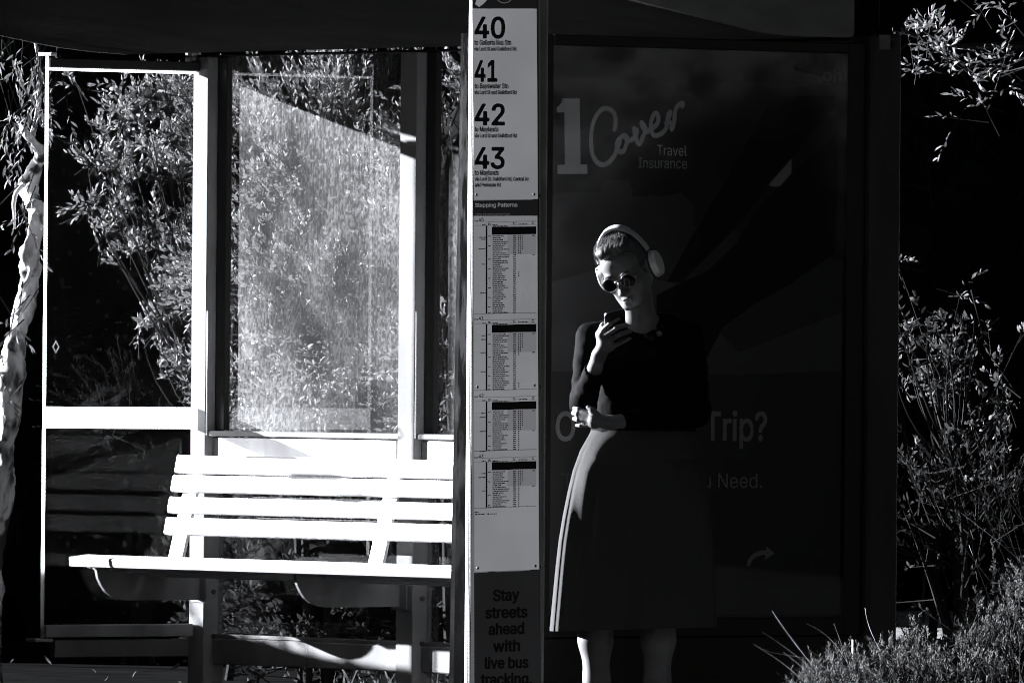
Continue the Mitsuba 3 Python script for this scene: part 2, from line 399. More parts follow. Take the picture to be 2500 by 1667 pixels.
sp = shapely.ops.unary_union([sg.LineString([adp(*q) for q in spline(s, 40)]).buffer(0.0082, quad_segs=3) for s in strokes])
adlay(sp, 0.0054, 'print_6', PO, 'script_lettering')


def adtext(s, x0, x1, top, base, m, name, bold=False, cap=None):
    a0, b0 = adp(x0, base); a1, b1 = adp(x1, base); _, tz = adp((x0 + x1) / 2, top)
    h = tz - (b0 + b1) / 2
    tm = meshkit.text_mesh(s, h, 0.0006, bold)
    lo, hi = tm.bounds
    sx = (a1 - a0) / (hi[0] - lo[0])
    tm.vertices[:, 0] = (tm.vertices[:, 0] - lo[0]) * sx + a0
    tm.vertices[:, 1] += (b0 + b1) / 2
    return obj(name, mapped(tm, S(ADW - 0.0054, 0, 0), -N, ZV, U), m, PO)


adtext('Travel', 1600, 1672, 355, 380, 'print_6', 'lettering')
adtext('Insurance', 1554, 1673, 386, 411, 'print_5', 'lettering')
adtext('Trip?', 1716, 1868, 1006, 1074, 'print_5', 'lettering', True)
adtext('O', 1352, 1400, 1006, 1074, 'print_5', 'lettering', True)
adtext('T', 1364, 1395, 1155, 1190, 'print_3', 'lettering')
adtext('ou Need.', 1688, 1856, 1155, 1190, 'print_5', 'lettering')
adtext('Get a quote', 1808, 1897, 1399, 1415, 'print_3', 'lettering')
adtext('oh!', 2004, 2062, 170, 199, 'print_3', 'lettering', True)
adlay(sg.Point(adp(1998, 195)).buffer(0.008).difference(sg.Point(adp(1998, 195)).buffer(0.004)), 0.0054, 'print_3', PO, 'lettering')
arrow = sg.LineString([adp(*q) for q in spline([(1823, 1376), (1830, 1362), (1848, 1350), (1870, 1349)], 16)]).buffer(0.008).union(adpoly([(1866, 1332), (1887, 1350), (1862, 1366), (1866, 1350)]))
adlay(arrow, 0.0054, 'print_5', PO, 'arrow_print')

# ------------------------------------------------------------------ the bench
BE = thing('bench', 'white slatted metal bench with backrest in front of the shelter glass', 'bench')


def rounded(w, h, r, n=4):
    return sg.box(-w / 2 + r, -h / 2 + r, w / 2 - r, h / 2 - r).buffer(r, quad_segs=n)


def slat(t, z0, z1, th, lean, w0, w1, m='white_paint', name='slat'):
    g = extr(rounded(th, z1 - z0, 0.008), w1 - w0 - 0.012)
    cap0 = extr(rounded(th + 0.002, z1 - z0 + 0.002, 0.009), 0.006)
    a = lean
    ex = N * math.cos(a) + ZV * math.sin(a); ey = -N * math.sin(a) + ZV * math.cos(a)
    o = S(w0 + 0.006, t - th / 2, (z0 + z1) / 2)
    k = obj(name, mapped(g, o, ex, ey, -U), m, BE, smooth=35)
    for q in (-0.006, w1 - w0 - 0.012):
        obj('end_cap', mapped(cap0.copy().apply_translation([0, 0, q]), o, ex, ey, -U), m, k, smooth=35)
    return k


for z0, z1, t in ((0.829, 0.895, 0.134), (0.761, 0.823, 0.153), (0.684, 0.744, 0.169), (0.606, 0.669, 0.184)):
    slat(t, z0, z1, 0.034, 0.2, 1.30, 3.80 + (z0 - 0.606) * 0.02)
for i, t in enumerate((0.612, 0.508, 0.404, 0.300)):
    o = 0.514 - 0.012 * i
    slat(t, o - 0.018, o + 0.018, 0.092, -0.11, 1.30, 3.80, name='seat_slat')
bk = [(0.02, 0.487), (0.02, 0.371), (0.40, 0.371), (0.433, 0.374), (0.468, 0.386), (0.494, 0.404), (0.513, 0.427), (0.527, 0.452), (0.535, 0.487)]
for w in (3.742, 2.545, 1.30):
    k = obj('bracket', sprofile([(0.0625, 0.487)] + [(max(t, 0.0625), z) for t, z in bk[1:]], w - 0.007, w + 0.007), 'metal_paint', BE)
    obj('flange', sbox(w - 0.034, w + 0.034, 0.16, 0.545, 0.4875, 0.4935, 0.001), 'white_paint', k)
    obj('fixing_plate', sbox(w - 0.045, w + 0.045, 0.0623, 0.070, 0.36, 0.5, 0.002), 'metal_paint', k)
    obj('backrest_strut', sprofile([(0.200, 0.494), (0.095, 0.885), (0.085, 0.885), (0.185, 0.494)], w - 0.06, w + 0.022), 'white_paint', BE)


# ------------------------------------------------------------------ the bus stop sign: a slim column with route and timetable sheets
SG = thing('bus_stop_sign', 'tall slim bus stop sign column with route numbers and timetables', 'bus stop sign')
YW = math.radians(26.6)
sgx = unit3 = np.array([math.cos(YW), -math.sin(YW), 0.016])
sgx = sgx / np.linalg.norm(sgx)
sgz = np.array([-0.0102, 0.036, 1.0]); sgz = sgz - sgx * (sgz @ sgx); sgz /= np.linalg.norm(sgz)
sgn = np.cross(sgx, sgz)                     # out of the face, to the street
SO = at(1235, 880, 39.3)


def sgp(px, py):
    d = at(px, py, 1.0) - EYE
    s = ((SO - EYE) @ sgn) / (d @ sgn)
    p = EYE + d * s - SO
    return p @ sgx, p @ sgz


def sglay(poly, lift, m, parent, name, th=0.0006, **k):
    return obj(name, mapped(extr(poly, th), SO + sgn * lift, sgx, sgz, sgn), m, parent, **k)


def sgq(pts):
    return sg.Polygon([sgp(*p) for p in pts])


zb = -(SO[2]) / sgz[2] * 1.0
xl, xr = sgp(1131, 700)[0], sgp(1318, 700)[0]
prof = sg.box(xl, -0.070, xr, -0.004).buffer(-0.030).buffer(0.030, quad_segs=8)
top = sgp(1235, -420)[1]
col = trimesh.creation.extrude_polygon(prof, top - zb, engine='earcut')
obj('column', mapped(col, SO + sgz * zb, sgx, -sgn * -1.0, sgz), 'alu_brushed', SG, smooth=30)
for i, (px, m, r_) in enumerate(((1146.5, 'metal_black', 0.0012), (1149.5, 'white_paint', 0.0010), (1152.5, 'metal_black', 0.0016))):
    x = sgp(px, 700)[0]
    obj('groove_strip', tube([SO + sgx * x + sgz * zb - sgn * 0.0035, SO + sgx * x + sgz * top - sgn * 0.0035], r_, 6), m, SG)
sglay(sgq([(1313.3, -400), (1317.5, -400), (1320.5, 1790), (1318, 1790)]), -0.0042, 'metal_black', SG, 'edge_strip', 0.0012)
hd = sglay(sgq([(1154, -400), (1312, -400), (1310, 21.3), (1154, 21.3)]), -0.0036, 'sign_blue', SG, 'header_panel', 0.003)
sglay(sgq([(1161, 0), (1163, 2.5), (1160, 11), (1170, 18), (1181, 10), (1190, 0), (1196, -14), (1188, -40), (1166, -44), (1155, -20)]), 0.0002, 'sign_paper', hd, 'white_emblem')
cx_, cz_ = sgp(1232, -19); rr = 28 * 39.3 / F
sglay(sg.Point(cx_, cz_).buffer(rr).difference(sg.Point(cx_, cz_).buffer(rr * 0.93)), 0.0002, 'ink_grey', hd, 'ring_emblem')
rp = sglay(sgq([(1154, 22), (1310, 22), (1313, 486.5), (1157, 488.5)]), -0.0036, 'sign_paper', SG, 'route_panel', 0.0030)
sp_ = sglay(sgq([(1156, 490), (1313, 488), (1313, 526), (1156, 527)]), -0.0036, 'sign_blue', SG, 'stopping_patterns_header', 0.003)
tp_ = sglay(sgq([(1156, 528), (1311.5, 527), (1316, 1389), (1158, 1395.5)]), -0.0036, 'sign_paper', SG, 'timetable_panel', 0.0030)
lp = sglay(sgq([(1157, 1398), (1316, 1391), (1320, 1790), (1158, 1790)]), -0.0040, 'sign_dark', SG, 'lower_panel', 0.003)


def sgtext(s, x0, x1, base, cap, m, parent, name='lettering', bold=False, rise=0.0, lift=-0.0004, heavy=0.0):
    a0, b0 = sgp(x0, base); a1, b1 = sgp(x1, base - rise)
    h = cap * 39.3 / F
    tm = meshkit.text_mesh(s, h, 0.0005, bold)
    lo, hi = tm.bounds
    k = (tm.vertices[:, 0] - lo[0]) / (hi[0] - lo[0])
    tm.vertices[:, 0] = a0 + k * (a1 - a0)
    tm.vertices[:, 1] += b0 + k * (b1 - b0)
    if heavy:
        s_ = heavy * 39.3 / F
        tm = join([tm.copy().apply_translation([dx * s_, dy * s_, dz]) for dx, dy, dz in ((-1, 0, 0), (1, 0, 0.0002), (0, 0.6, 0.0004), (0, -0.6, 0.0006))])
    return obj(name, mapped(tm, SO + sgn * lift, sgx, sgz, sgn), m, parent)


for s, x1, base in (('40', 1232.6, 93), ('41', 1213.5, 199), ('42', 1232, 305), ('43', 1232, 411)):
    sgtext(s, 1158.6, x1, base, 50, 'ink', rp, 'route_number', True, 0.0, -0.0004, 0.7)
for s, x0, x1, base, cap in (('to Galleria Bus Stn', 1158, 1248, 110, 11.5), ('via Lord St and Guildford Rd', 1157.6, 1260.5, 124.4, 9.2), ('to Bayswater Stn', 1158.6, 1241, 216, 11.5), ('via Lord St and Guildford Rd', 1158.4, 1261, 230.5, 9.2),
                             ('to Maylands', 1159, 1217, 321.5, 11.5), ('via Lord St and Guildford Rd', 1158.6, 1262, 336, 9.2), ('to Maylands', 1159.5, 1217.5, 427.5, 11.5),
                             ('via Lord St, Guildford Rd, Central Av', 1159.6, 1291, 441.5, 9.2), ('and Peninsula Rd', 1160, 1222.5, 456, 9.2)):
    sgtext(s, x0, x1, base, cap, 'ink', rp, 'route_lettering', True, 0.0, -0.0004, 0.35)
sgtext('Stopping Patterns', 1159.5, 1263, 506, 9.5, 'sign_paper_dim', sp_, 'lettering', True, 1.2)
sgtext('Times shown are approximate', 1160.5, 1245, 525, 4.2, 'ink_grey', sp_, 'lettering', False, 0.8)
for s, x0, x1, base in (('Stay', 1204, 1267, 1466), ('streets', 1185, 1287, 1508), ('ahead', 1193, 1279, 1548), ('with', 1204, 1269, 1590), ('live bus', 1184, 1289.5, 1631), ('tracking.', 1174, 1298, 1671)):
    sgtext(s, x0, x1, base, 26.5, 'ink', lp, 'slogan_lettering', True, 3.0, -0.0008, 0.9)
for x, y, par in ((1163.5, 475.5, rp), (1304, 474.5, rp), (1165.5, 944.5, tp_), (1305, 940.5, tp_), (1166.5, 1386, tp_), (1307, 1380.5, tp_)):
    a, b = sgp(x, y)
    dome = trimesh.creation.icosphere(subdivisions=2, radius=0.0046); dome.apply_scale([1, 1, 0.5])
    obj('screw_head', mapped(dome, SO + sgn * 0.0 + sgx * a + sgz * b, sgx, sgz, sgn), 'bolt', par, smooth=True)


class Ink:
    "small printed marks, gathered into one sheet of print"
    def __init__(self):
        self.v, self.f = [], []

    def rect(self, x0, y0, x1, y1, lift=-0.0003):
        sl = lambda y: -(0.0085 + (y - 490) * 3.6e-5)
        c = [(x0, y0), (x1, y0), (x1, y1), (x0, y1)]
        q = [sgp(x, y + sl(y) * (x - 1157)) for x, y in c]
        k = len(self.v)
        self.v += [SO + sgx * a + sgz * b + sgn * lift for a, b in q]
        self.f += [[k, k + 2, k + 1], [k, k + 3, k + 2]]

    def words(self, x0, x1, y, h, g, gap=1.0):
        "a line of small words: strokes of uneven height"
        x = x0
        while x < x1 - 0.8:
            wl = min(g.uniform(2.5, 9), x1 - x)
            self.rect(x, y - h * g.uniform(0.62, 0.72), x + wl, y)
            xx = x + g.uniform(0, 1.5)
            while xx < x + wl - 0.6:
                if g.random() < 0.5:
                    self.rect(xx, y - h * g.uniform(0.9, 1.1), xx + 0.7, y - h * 0.5)
                xx += g.uniform(1.0, 2.2)
            x += wl + gap

    def make(self, name, m, parent):
        mesh = trimesh.Trimesh(np.array(self.v), np.array(self.f), process=False)
        return obj(name, mesh, m, parent, kind='stuff')


g = np.random.default_rng(55)
for num, yb, box0, rows0, nrows, yend, grey_rows in (('40', 541.6, 554.5, 577, 41, 765, 10), ('41', 781.5, 794, 817, 30, 952, 10), ('42', 970.4, 983, 1006, 20, 1100, 10), ('43', 1118.5, 1129.8, 1153, 19, 1239, 8)):
    ink, wash, pale = Ink(), Ink(), Ink()
    step = (yend - 1.0 - rows0) / (nrows - 1)
    ink.rect(1180, yb - 0.2, 1309, yb + 0.6); ink.rect(1157, yb + 9.4, 1309, yb + 9.9)
    ink.rect(1186, yb + 9.9, 1189.6, yend + 1); ink.rect(1157, yend + 0.6, 1310, yend + 1.6)
    ink.rect(1201, box0, 1309, box0 + 19)
    ink.words(1177, 1185.5, yb + 8.7, 2.8, g); ink.words(1191.5, 1198, yb + 6.0, 2.8, g); ink.words(1191.5, 1198, yb + 9.0, 2.6, g); ink.words(1202, 1216, yb + 9.0, 2.8, g); ink.words(1252, 1258, yb + 4, 2.6, g)
    ink.words(1252, 1259, yb + 8.0, 2.6, g); ink.words(1265, 1288, yb + 8.0, 2.8, g); ink.words(1298, 1304, yb + 3.5, 2.6, g); ink.words(1298, 1305, yb + 7.6, 2.6, g)
    ink.words(1203, 1240, box0 - 0.4, 2.6, g)
    wash.rect(1239, box0 + 19.2, 1309, rows0 + step * (grey_rows - 0.2) - 1, -0.00045)
    pale.rect(1270, rows0 + step * (grey_rows - 0.2) - 1, 1309, rows0 + step * (grey_rows - 0.2) - 0.6)
    sub = {0, 1, 6, 14, 29} if nrows > 30 else {0, 2, 9, 19}
    for r in range(nrows):
        y = rows0 + step * r + 1.2
        if y > yend + 0.3:
            break
        ink.words(1202.5, 1202.5 + g.uniform(19, 42), y, 3.1, g, 0.7)
        ink.words(1252.5, 1260, y, 3.0, g, 0.4)
        if r < grey_rows:
            for q in range(3 if r < grey_rows - 2 else 2):
                ink.rect(1264.5 + 4.6 * q, y - 2.4, 1267.3 + 4.6 * q, y)
        elif (num != '40' and num != '41' and r < nrows) or r in (grey_rows, grey_rows + 1) and num == '41' or nrows - 5 < r < nrows - 1 and num in ('41',) or num == '40' and r in (19, 20, 21):
            ink.rect(1264.8, y - 2.4, 1267.6, y)
        elif r > grey_rows:
            pale.rect(1270, y - 0.2, 1270 + g.uniform(20, 32), y)
        if r % 5 == (0 if r < 10 else 2) or r == nrows - 1:
            ink.words(1191.5, 1198.5, y, 2.8, g)
        if r in sub:
            wl = g.uniform(7, 17)
            ink.words(1185 - wl, 1185.3, y + 3, 2.9, g, 0.6)
            pale.rect(1157.5, y + 0.2, 1185, y + 0.5)
    for x, y in ((1301, rows0 + 1), (1301, rows0 + step * grey_rows + 1)):
        ink.words(x - 2, x + 5, y, 2.8, g)
    k = ink.make('timetable_print', 'ink', tp_)
    wash.make('grey_print', 'sign_paper_dim', tp_)
    pale.make('faint_print', 'ink_grey', tp_)
    sgtext(num, 1169, 1180.3, yb - 0.3, 9, 'ink', tp_, 'table_number', True)
    sgtext('Route', 1158, 1167.5, yb - 0.2, 4, 'ink', tp_, 'table_heading', True)
ink = Ink(); ink.words(1159, 1170, 1251, 3, g); ink.words(1166, 1184, 1256.5, 3, g); ink.words(1197, 1212, 1256.5, 3, g); ink.rect(1160, 1253, 1164, 1257); ink.rect(1190, 1253, 1194, 1257)
ink.make('legend_print', 'ink', tp_)

# the worn post behind the sign
MP = thing('metal_post', 'worn scuffed metal post standing close behind the bus stop sign', 'post')
mx = np.array([math.cos(0.42), -math.sin(0.42), 0.0])
for nm, (xa, xb), m, dy in (('flat_bar', (-16, 0), 'alu_brushed', 0.012), ('channel', (0, 34), 'alu_scratched', 0.0)):
    vs = []
    for x_, y_ in (((1131 + 0.0), 82.0), ((1107 + 0.0), 1667.0)):
        sc = 39.62 / F
        bl, brr = at(x_, y_, 39.62) + mx * xa * sc * (0.62 if y_ < 100 and xa < 0 else 1.0 if xa < 0 else 1), at(x_, y_, 39.62) + mx * xb * sc
        for e in (0.0, 0.03):
            bk_ = np.array([math.sin(0.42), math.cos(0.42), 0]) * (e + dy)
            vs += [bl + bk_, brr + bk_]
    vs = np.array(vs)
    dn = (vs[4:] - vs[:4]); vs[4:] = vs[:4] + dn * (vs[:4, 2:3] - 0.0) / (vs[:4, 2:3] - vs[4:, 2:3])
    obj(nm, trimesh.convex.convex_hull(vs), m, MP)


# ------------------------------------------------------------------ the woman: distance fields joined smoothly, then meshed
class Vox:
    def __init__(self, lo, hi, h):
        self.lo = np.asarray(lo, float); self.h = h
        self.n = np.ceil((np.asarray(hi) - self.lo) / h).astype(int) + 1
        self.d = np.full(self.n, 1.0, np.float32)

    def _sub(self, lo, hi):
        a = np.clip(np.floor((np.asarray(lo) - self.lo) / self.h).astype(int), 0, self.n)
        b = np.clip(np.ceil((np.asarray(hi) - self.lo) / self.h).astype(int) + 1, 0, self.n)
        sl = tuple(slice(i, j) for i, j in zip(a, b))
        ax = [self.lo[i] + self.h * np.arange(a[i], b[i]) for i in range(3)]
        return sl, np.stack(np.meshgrid(*ax, indexing='ij'), -1).astype(np.float32)

    def put(self, f, lo, hi, k=0.012, cut=False):
        m = k * 1.5 + 3 * self.h
        sl, P = self._sub(np.asarray(lo) - m, np.asarray(hi) + m)
        if P.size == 0:
            return
        b = f(P).astype(np.float32); a = self.d[sl]
        if cut:
            hh = np.maximum(k - np.abs(a + b), 0) / k
            self.d[sl] = np.maximum(a, -b) + hh * hh * k * 0.25
        else:
            hh = np.maximum(k - np.abs(a - b), 0) / k
            self.d[sl] = np.minimum(a, b) - hh * hh * k * 0.25

    def bone(self, a, b, ra, rb, k=0.012, cut=False):
        a = np.asarray(a, float); b = np.asarray(b, float); ab = b - a; L2 = ab @ ab + 1e-12

        def f(P):
            t = np.clip(((P - a) @ ab) / L2, 0, 1)
            return np.linalg.norm(P - (a + t[..., None] * ab), axis=-1) - (ra + (rb - ra) * t)
        r = max(ra, rb)
        self.put(f, np.minimum(a, b) - r, np.maximum(a, b) + r, k, cut)

    def chain(self, pts, rs, k=0.012):
        for i in range(len(pts) - 1):
            self.bone(pts[i], pts[i + 1], rs[i], rs[i + 1], k)

    def ell(self, c, r, R=None, k=0.012, cut=False):
        c = np.asarray(c, float); r = np.asarray(r, float); R = np.eye(3) if R is None else R

        def f(P):
            q = (P - c) @ R                     # local coordinates (columns of R are the local axes)
            n0 = np.linalg.norm(q / r, axis=-1); n1 = np.linalg.norm(q / (r * r), axis=-1)
            return n0 * (n0 - 1) / np.maximum(n1, 1e-6)
        e = np.abs(R) @ r
        self.put(f, c - e, c + e, k, cut)

    def mesh(self, smooth=6):
        d = np.pad(self.d, 1, constant_values=1.0)
        s = d < 0
        A = s[:-1, :-1, :-1]
        cnt = np.zeros(A.shape, np.int8)
        for i, j, k in np.ndindex(2, 2, 2):
            cnt += s[i:s.shape[0] - 1 + i, j:s.shape[1] - 1 + j, k:s.shape[2] - 1 + k]
        act = (cnt > 0) & (cnt < 8)
        idx = np.argwhere(act)
        ids = np.full(act.shape, -1, np.int64); ids[act] = np.arange(len(idx))
        acc = np.zeros((len(idx), 3)); num = np.zeros(len(idx))
        cor = {c: d[idx[:, 0] + c[0], idx[:, 1] + c[1], idx[:, 2] + c[2]] for c in np.ndindex(2, 2, 2)}
        for c in np.ndindex(2, 2, 2):
            for ax in range(3):
                if c[ax] == 0:
                    e = list(c); e[ax] = 1; e = tuple(e)
                    a, b = cor[c], cor[e]
                    x = (a < 0) != (b < 0)
                    t = np.where(x, a / np.where(x, a - b, 1), 0)
                    p = np.array(c, float) + np.eye(3)[ax] * t[:, None]
                    acc += np.where(x[:, None], p, 0); num += x
        v = (idx + acc / num[:, None] - 1) * self.h + self.lo
        F_ = []
        for ax in range(3):
            o = [slice(None)] * 3; q = [slice(None)] * 3
            o[ax] = slice(0, -1); q[ax] = slice(1, None)
            a, b = s[tuple(o)], s[tuple(q)]
            e = np.argwhere(a != b)
            u_, w_ = (ax + 1) % 3, (ax + 2) % 3
            du, dw = np.eye(3, dtype=int)[u_], np.eye(3, dtype=int)[w_]
            good = (e[:, u_] > 0) & (e[:, w_] > 0)
            e = e[good]
            c00, c10, c11, c01 = e - du - dw, e - dw, e, e - du
            g_ = lambda c: ids[c[:, 0], c[:, 1], c[:, 2]]
            quad = np.stack([g_(c00), g_(c10), g_(c11), g_(c01)], 1)
            flip = ~a[tuple(e.T)]
            quad[flip] = quad[flip][:, ::-1]
            F_.append(quad)
        q = np.vstack(F_)
        m = trimesh.Trimesh(v, np.vstack([q[:, [0, 1, 2]], q[:, [0, 2, 3]]]), process=False)
        if smooth:
            import scipy.sparse as sp
            e = m.edges_unique
            W = sp.coo_matrix((np.ones(len(e) * 2), (np.r_[e[:, 0], e[:, 1]], np.r_[e[:, 1], e[:, 0]])), shape=(len(v), len(v))).tocsr()
            W = sp.diags(1 / np.maximum(np.asarray(W.sum(1)).ravel(), 1)) @ W
            x = np.array(m.vertices)
            for _ in range(smooth):
                x = x + 0.5 * (W @ x - x)
                x = x - 0.52 * (W @ x - x)
            m.vertices = x
        return m


PY = 40.5


def J(px, py, dy=0.0):
    return at(px, py, PY + dy)


def rot(yaw, pitch, roll):
    "columns: the head's right-in-picture, backward and upward axes"
    cy, sy = math.cos(yaw), math.sin(yaw); cp, sp_2 = math.cos(pitch), math.sin(pitch); cr, sr = math.cos(roll), math.sin(roll)
    Rz = np.array([[cy, -sy, 0], [sy, cy, 0], [0, 0, 1]])
    Rx = np.array([[1, 0, 0], [0, cp, -sp_2], [0, sp_2, cp]])
    Ry = np.array([[cr, 0, sr], [0, 1, 0], [-sr, 0, cr]])
    return Ry @ Rz @ Rx


# face forward is -Y of the head; yaw < 0 turns it to the left of the picture, pitch > 0 bows it
HR = rot(math.radians(-22), math.radians(18), math.radians(-16))
HC = J(1530, 661, -0.05)
hp = lambda x, y, z: HC + HR @ np.array([x, y, z])

PE = thing('person', 'woman in dark top and flared skirt standing and reading a phone, one arm folded', 'person')
B = Vox([-0.05, 40.05, -0.01], [0.75, 40.85, 1.72], 0.0042)
# head
B.ell(hp(0, 0.018, 0.036), (0.073, 0.092, 0.080), HR, 0.02)
B.ell(hp(0, -0.034, -0.030), (0.056, 0.058, 0.072), HR, 0.03)
B.ell(hp(0, -0.050, 0.045), (0.058, 0.040, 0.045), HR, 0.03)
B.ell(hp(0, -0.074, -0.094), (0.018, 0.017, 0.015), HR, 0.025)          # chin
for s in (-1, 1):
    B.ell(hp(s * 0.046, -0.062, -0.022), (0.018, 0.018, 0.016), HR, 0.02)   # cheek
    B.ell(hp(s * 0.030, -0.086, 0.021), (0.022, 0.010, 0.007), HR, 0.012)   # brow
    B.ell(hp(s * 0.033, -0.092, 0.000), (0.016, 0.009, 0.009), HR, 0.012, cut=True)
    B.ell(hp(s * 0.031, -0.080, 0.000), (0.012, 0.010, 0.010), HR, 0.004)
    B.ell(hp(s * 0.012, -0.098, -0.040), (0.009, 0.010, 0.008), HR, 0.008)  # nostril
    B.ell(hp(s * 0.072, 0.012, -0.006), (0.010, 0.020, 0.032), HR, 0.008)   # ear
    B.bone(hp(s * 0.060, 0.000, -0.050), hp(s * 0.020, -0.066, -0.096), 0.017, 0.014, 0.02)  # jaw
B.bone(hp(0, -0.088, 0.008), hp(0, -0.110, -0.034), 0.007, 0.0095, 0.012)   # nose
B.ell(hp(0, -0.112, -0.037), (0.0095, 0.0095, 0.0085), HR, 0.008)
B.ell(hp(0, -0.088, -0.064), (0.021, 0.012, 0.0055), HR, 0.006)
B.ell(hp(0, -0.086, -0.0755), (0.018, 0.012, 0.0065), HR, 0.006)
B.ell(hp(0, -0.099, -0.0695), (0.020, 0.006, 0.0016), HR, 0.003, cut=True)
# neck and trunk (under the clothes)
nk = J(1566, 800, 0.03)
B.bone(hp(0.0, 0.030, -0.055), nk, 0.050, 0.052, 0.03)
B.bone(nk, J(1475, 815, 0.03), 0.040, 0.036, 0.03); B.bone(nk, J(1655, 808, 0.05), 0.040, 0.036, 0.03)
B.bone(J(1566, 850, 0.05), J(1562, 960, 0.05), 0.065, 0.065, 0.03); B.bone(J(1562, 960, 0.06), J(1562, 1110, 0.06), 0.065, 0.08, 0.03)
# arms
shR, elR, wrR = J(1440, 822, 0.03), J(1424, 985, -0.07), J(1462, 868, -0.20)
shL, elL, wrL = J(1684, 822, 0.05), J(1700, 1005, -0.02), J(1492, 1031, -0.17)
B.chain([shR, elR, wrR], [0.040, 0.033, 0.0225], 0.02)
B.chain([shL, elL, wrL], [0.040, 0.035, 0.0225], 0.02)
# legs
for hx, kx, ax_, dy in ((1500, 1455, 1458, 0.03), (1622, 1608, 1600, -0.05)):
    hip, kne, mid, ank = J(hx, 1120, 0.07), J(kx, 1420, 0.02), J(kx - 1, 1560, 0.015 + dy), J(ax_, 1772, 0.03 + dy)
    B.chain([hip, kne], [0.078, 0.052], 0.03)
    B.bone(kne, mid, 0.052, 0.053, 0.03); B.bone(mid, J((kx + ax_) / 2, 1660, 0.022 + dy), 0.053, 0.040, 0.03); B.bone(J((kx + ax_) / 2, 1660, 0.022 + dy), ank, 0.040, 0.034, 0.03)
    B.bone(ank, np.array([ank[0] - 0.01, ank[1] - 0.12, 0.03]), 0.033, 0.028, 0.02)
# right hand round the phone: wrist, palm, four unequal fingers bent across its back, thumb along its near edge
PC = J(1505, 796, -0.245)
palm = J(1478, 838, -0.225)
B.bone(wrR, palm, 0.0225, 0.024, 0.012)
B.bone(J(1470, 818, -0.235), J(1490, 846, -0.222), 0.017, 0.016, 0.012)
for (a, b, c, r) in (((1472, 806, -0.250), (1490, 789, -0.272), (1510, 778, -0.268), 0.0082), ((1480, 817, -0.248), (1505, 800, -0.275), (1529, 793, -0.262), 0.0086),
                     ((1488, 831, -0.240), (1514, 816, -0.268), (1539, 808, -0.252), 0.0083), ((1496, 845, -0.228), (1518, 835, -0.250), (1538, 826, -0.236), 0.0072)):
    B.chain([J(*a), J(*b), J(*c)], [r + 0.0012, r, r - 0.0012], 0.004)
B.chain([J(1466, 842, -0.212), J(1462, 816, -0.222), J(1472, 794, -0.236), J(1482, 789, -0.240)], [0.0125, 0.0110, 0.0092, 0.0080], 0.006)
# left hand cupped round the right elbow, fingers one above the other
B.bone(wrL, J(1452, 1026, -0.165), 0.0225, 0.023, 0.012)
B.bone(J(1446, 1012, -0.160), J(1450, 1036, -0.160), 0.015, 0.014, 0.012)
for (a, b, c, r) in (((1436, 1008, -0.160), (1412, 999, -0.142), (1402, 996, -0.105), 0.0080), ((1436, 1018, -0.163), (1409, 1011, -0.144), (1399, 1008, -0.102), 0.0084),
                     ((1438, 1028, -0.163), (1411, 1024, -0.144), (1401, 1022, -0.102), 0.0081), ((1441, 1037, -0.160), (1417, 1038, -0.142), (1408, 1038, -0.108), 0.0071)):
    B.chain([J(*a), J(*b), J(*c)], [r + 0.001, r, r - 0.001], 0.004)
B.chain([J(1458, 1012, -0.172), J(1446, 1000, -0.178), J(1436, 994, -0.172)], [0.0110, 0.0095, 0.0080], 0.006)
obj('body', B.mesh(5), 'skin', PE, smooth=True)

# hair: swept back from the forehead
Hh = Vox(HC - 0.17, HC + 0.17, 0.0030)
Hh.ell(hp(0, 0.022, 0.038), (0.080, 0.098, 0.090), HR, 0.01)
Hh.ell(hp(0, 0.060, -0.015), (0.062, 0.060, 0.060), HR, 0.03)
Hh.ell(hp(-0.018, -0.050, 0.098), (0.042, 0.036, 0.024), HR, 0.02)
Hh.ell(hp(0.030, -0.040, 0.098), (0.038, 0.034, 0.020), HR, 0.02)
Hh.ell(hp(0, -0.105, 0.000), (0.064, 0.068, 0.088), HR, 0.006, cut=True)
Hh.ell(hp(0, -0.06, -0.07), (0.09, 0.075, 0.07), HR, 0.006, cut=True)
hm = Hh.mesh(3)
loc = (hm.vertices - HC) @ HR
ang_ = np.arctan2(loc[:, 0], loc[:, 2] + 0.02)
amp = 0.0045 * (meshkit.fbm(np.stack([ang_ * 26, loc[:, 1] * 7, loc[:, 2] * 0 + 2], 1), 3, 3) - 0.5)
hm.vertices += hm.vertex_normals * amp[:, None]
obj('hair', hm, 'hair', PE, smooth=True)
g = np.random.default_rng(91)
st = []
for i in range(90):
    x = g.uniform(-0.07, 0.05); y0 = g.uniform(-0.075, -0.02)
    z0 = 0.060 + 0.058 * math.sqrt(max(0.02, 1 - (x / 0.085) ** 2)) * 0.98
    p = [hp(x, y0 - 0.004, z0 - 0.028 + 0.25 * (y0 + 0.06)), hp(x * 1.03, y0 + 0.022, z0 + 0.006 + g.uniform(0, 0.008)), hp(x * 1.06, y0 + 0.065, z0 + 0.012 + g.uniform(0, 0.008))]
    st.append(tube(spline(p, 7), np.linspace(0.0012, 0.0006, 7), 4, False))
for i in range(26):
    a = g.uniform(-1.0, 0.4)
    p0 = np.array([0.082 * math.sin(a), g.uniform(-0.03, 0.05), 0.04 + 0.09 * math.cos(a)])
    p1 = p0 * np.array([1.1, 1, 1]) + np.array([g.normal(0, 0.008), g.normal(0, 0.012), g.uniform(0.004, 0.014)])
    st.append(tube(spline([hp(*p0), hp(*((p0 + p1) / 2 + g.normal(0, 0.003, 3))), hp(*p1)], 5), 0.0006, 3, False))
obj('loose_hair', join(st), 'hair', PE, kind='stuff')
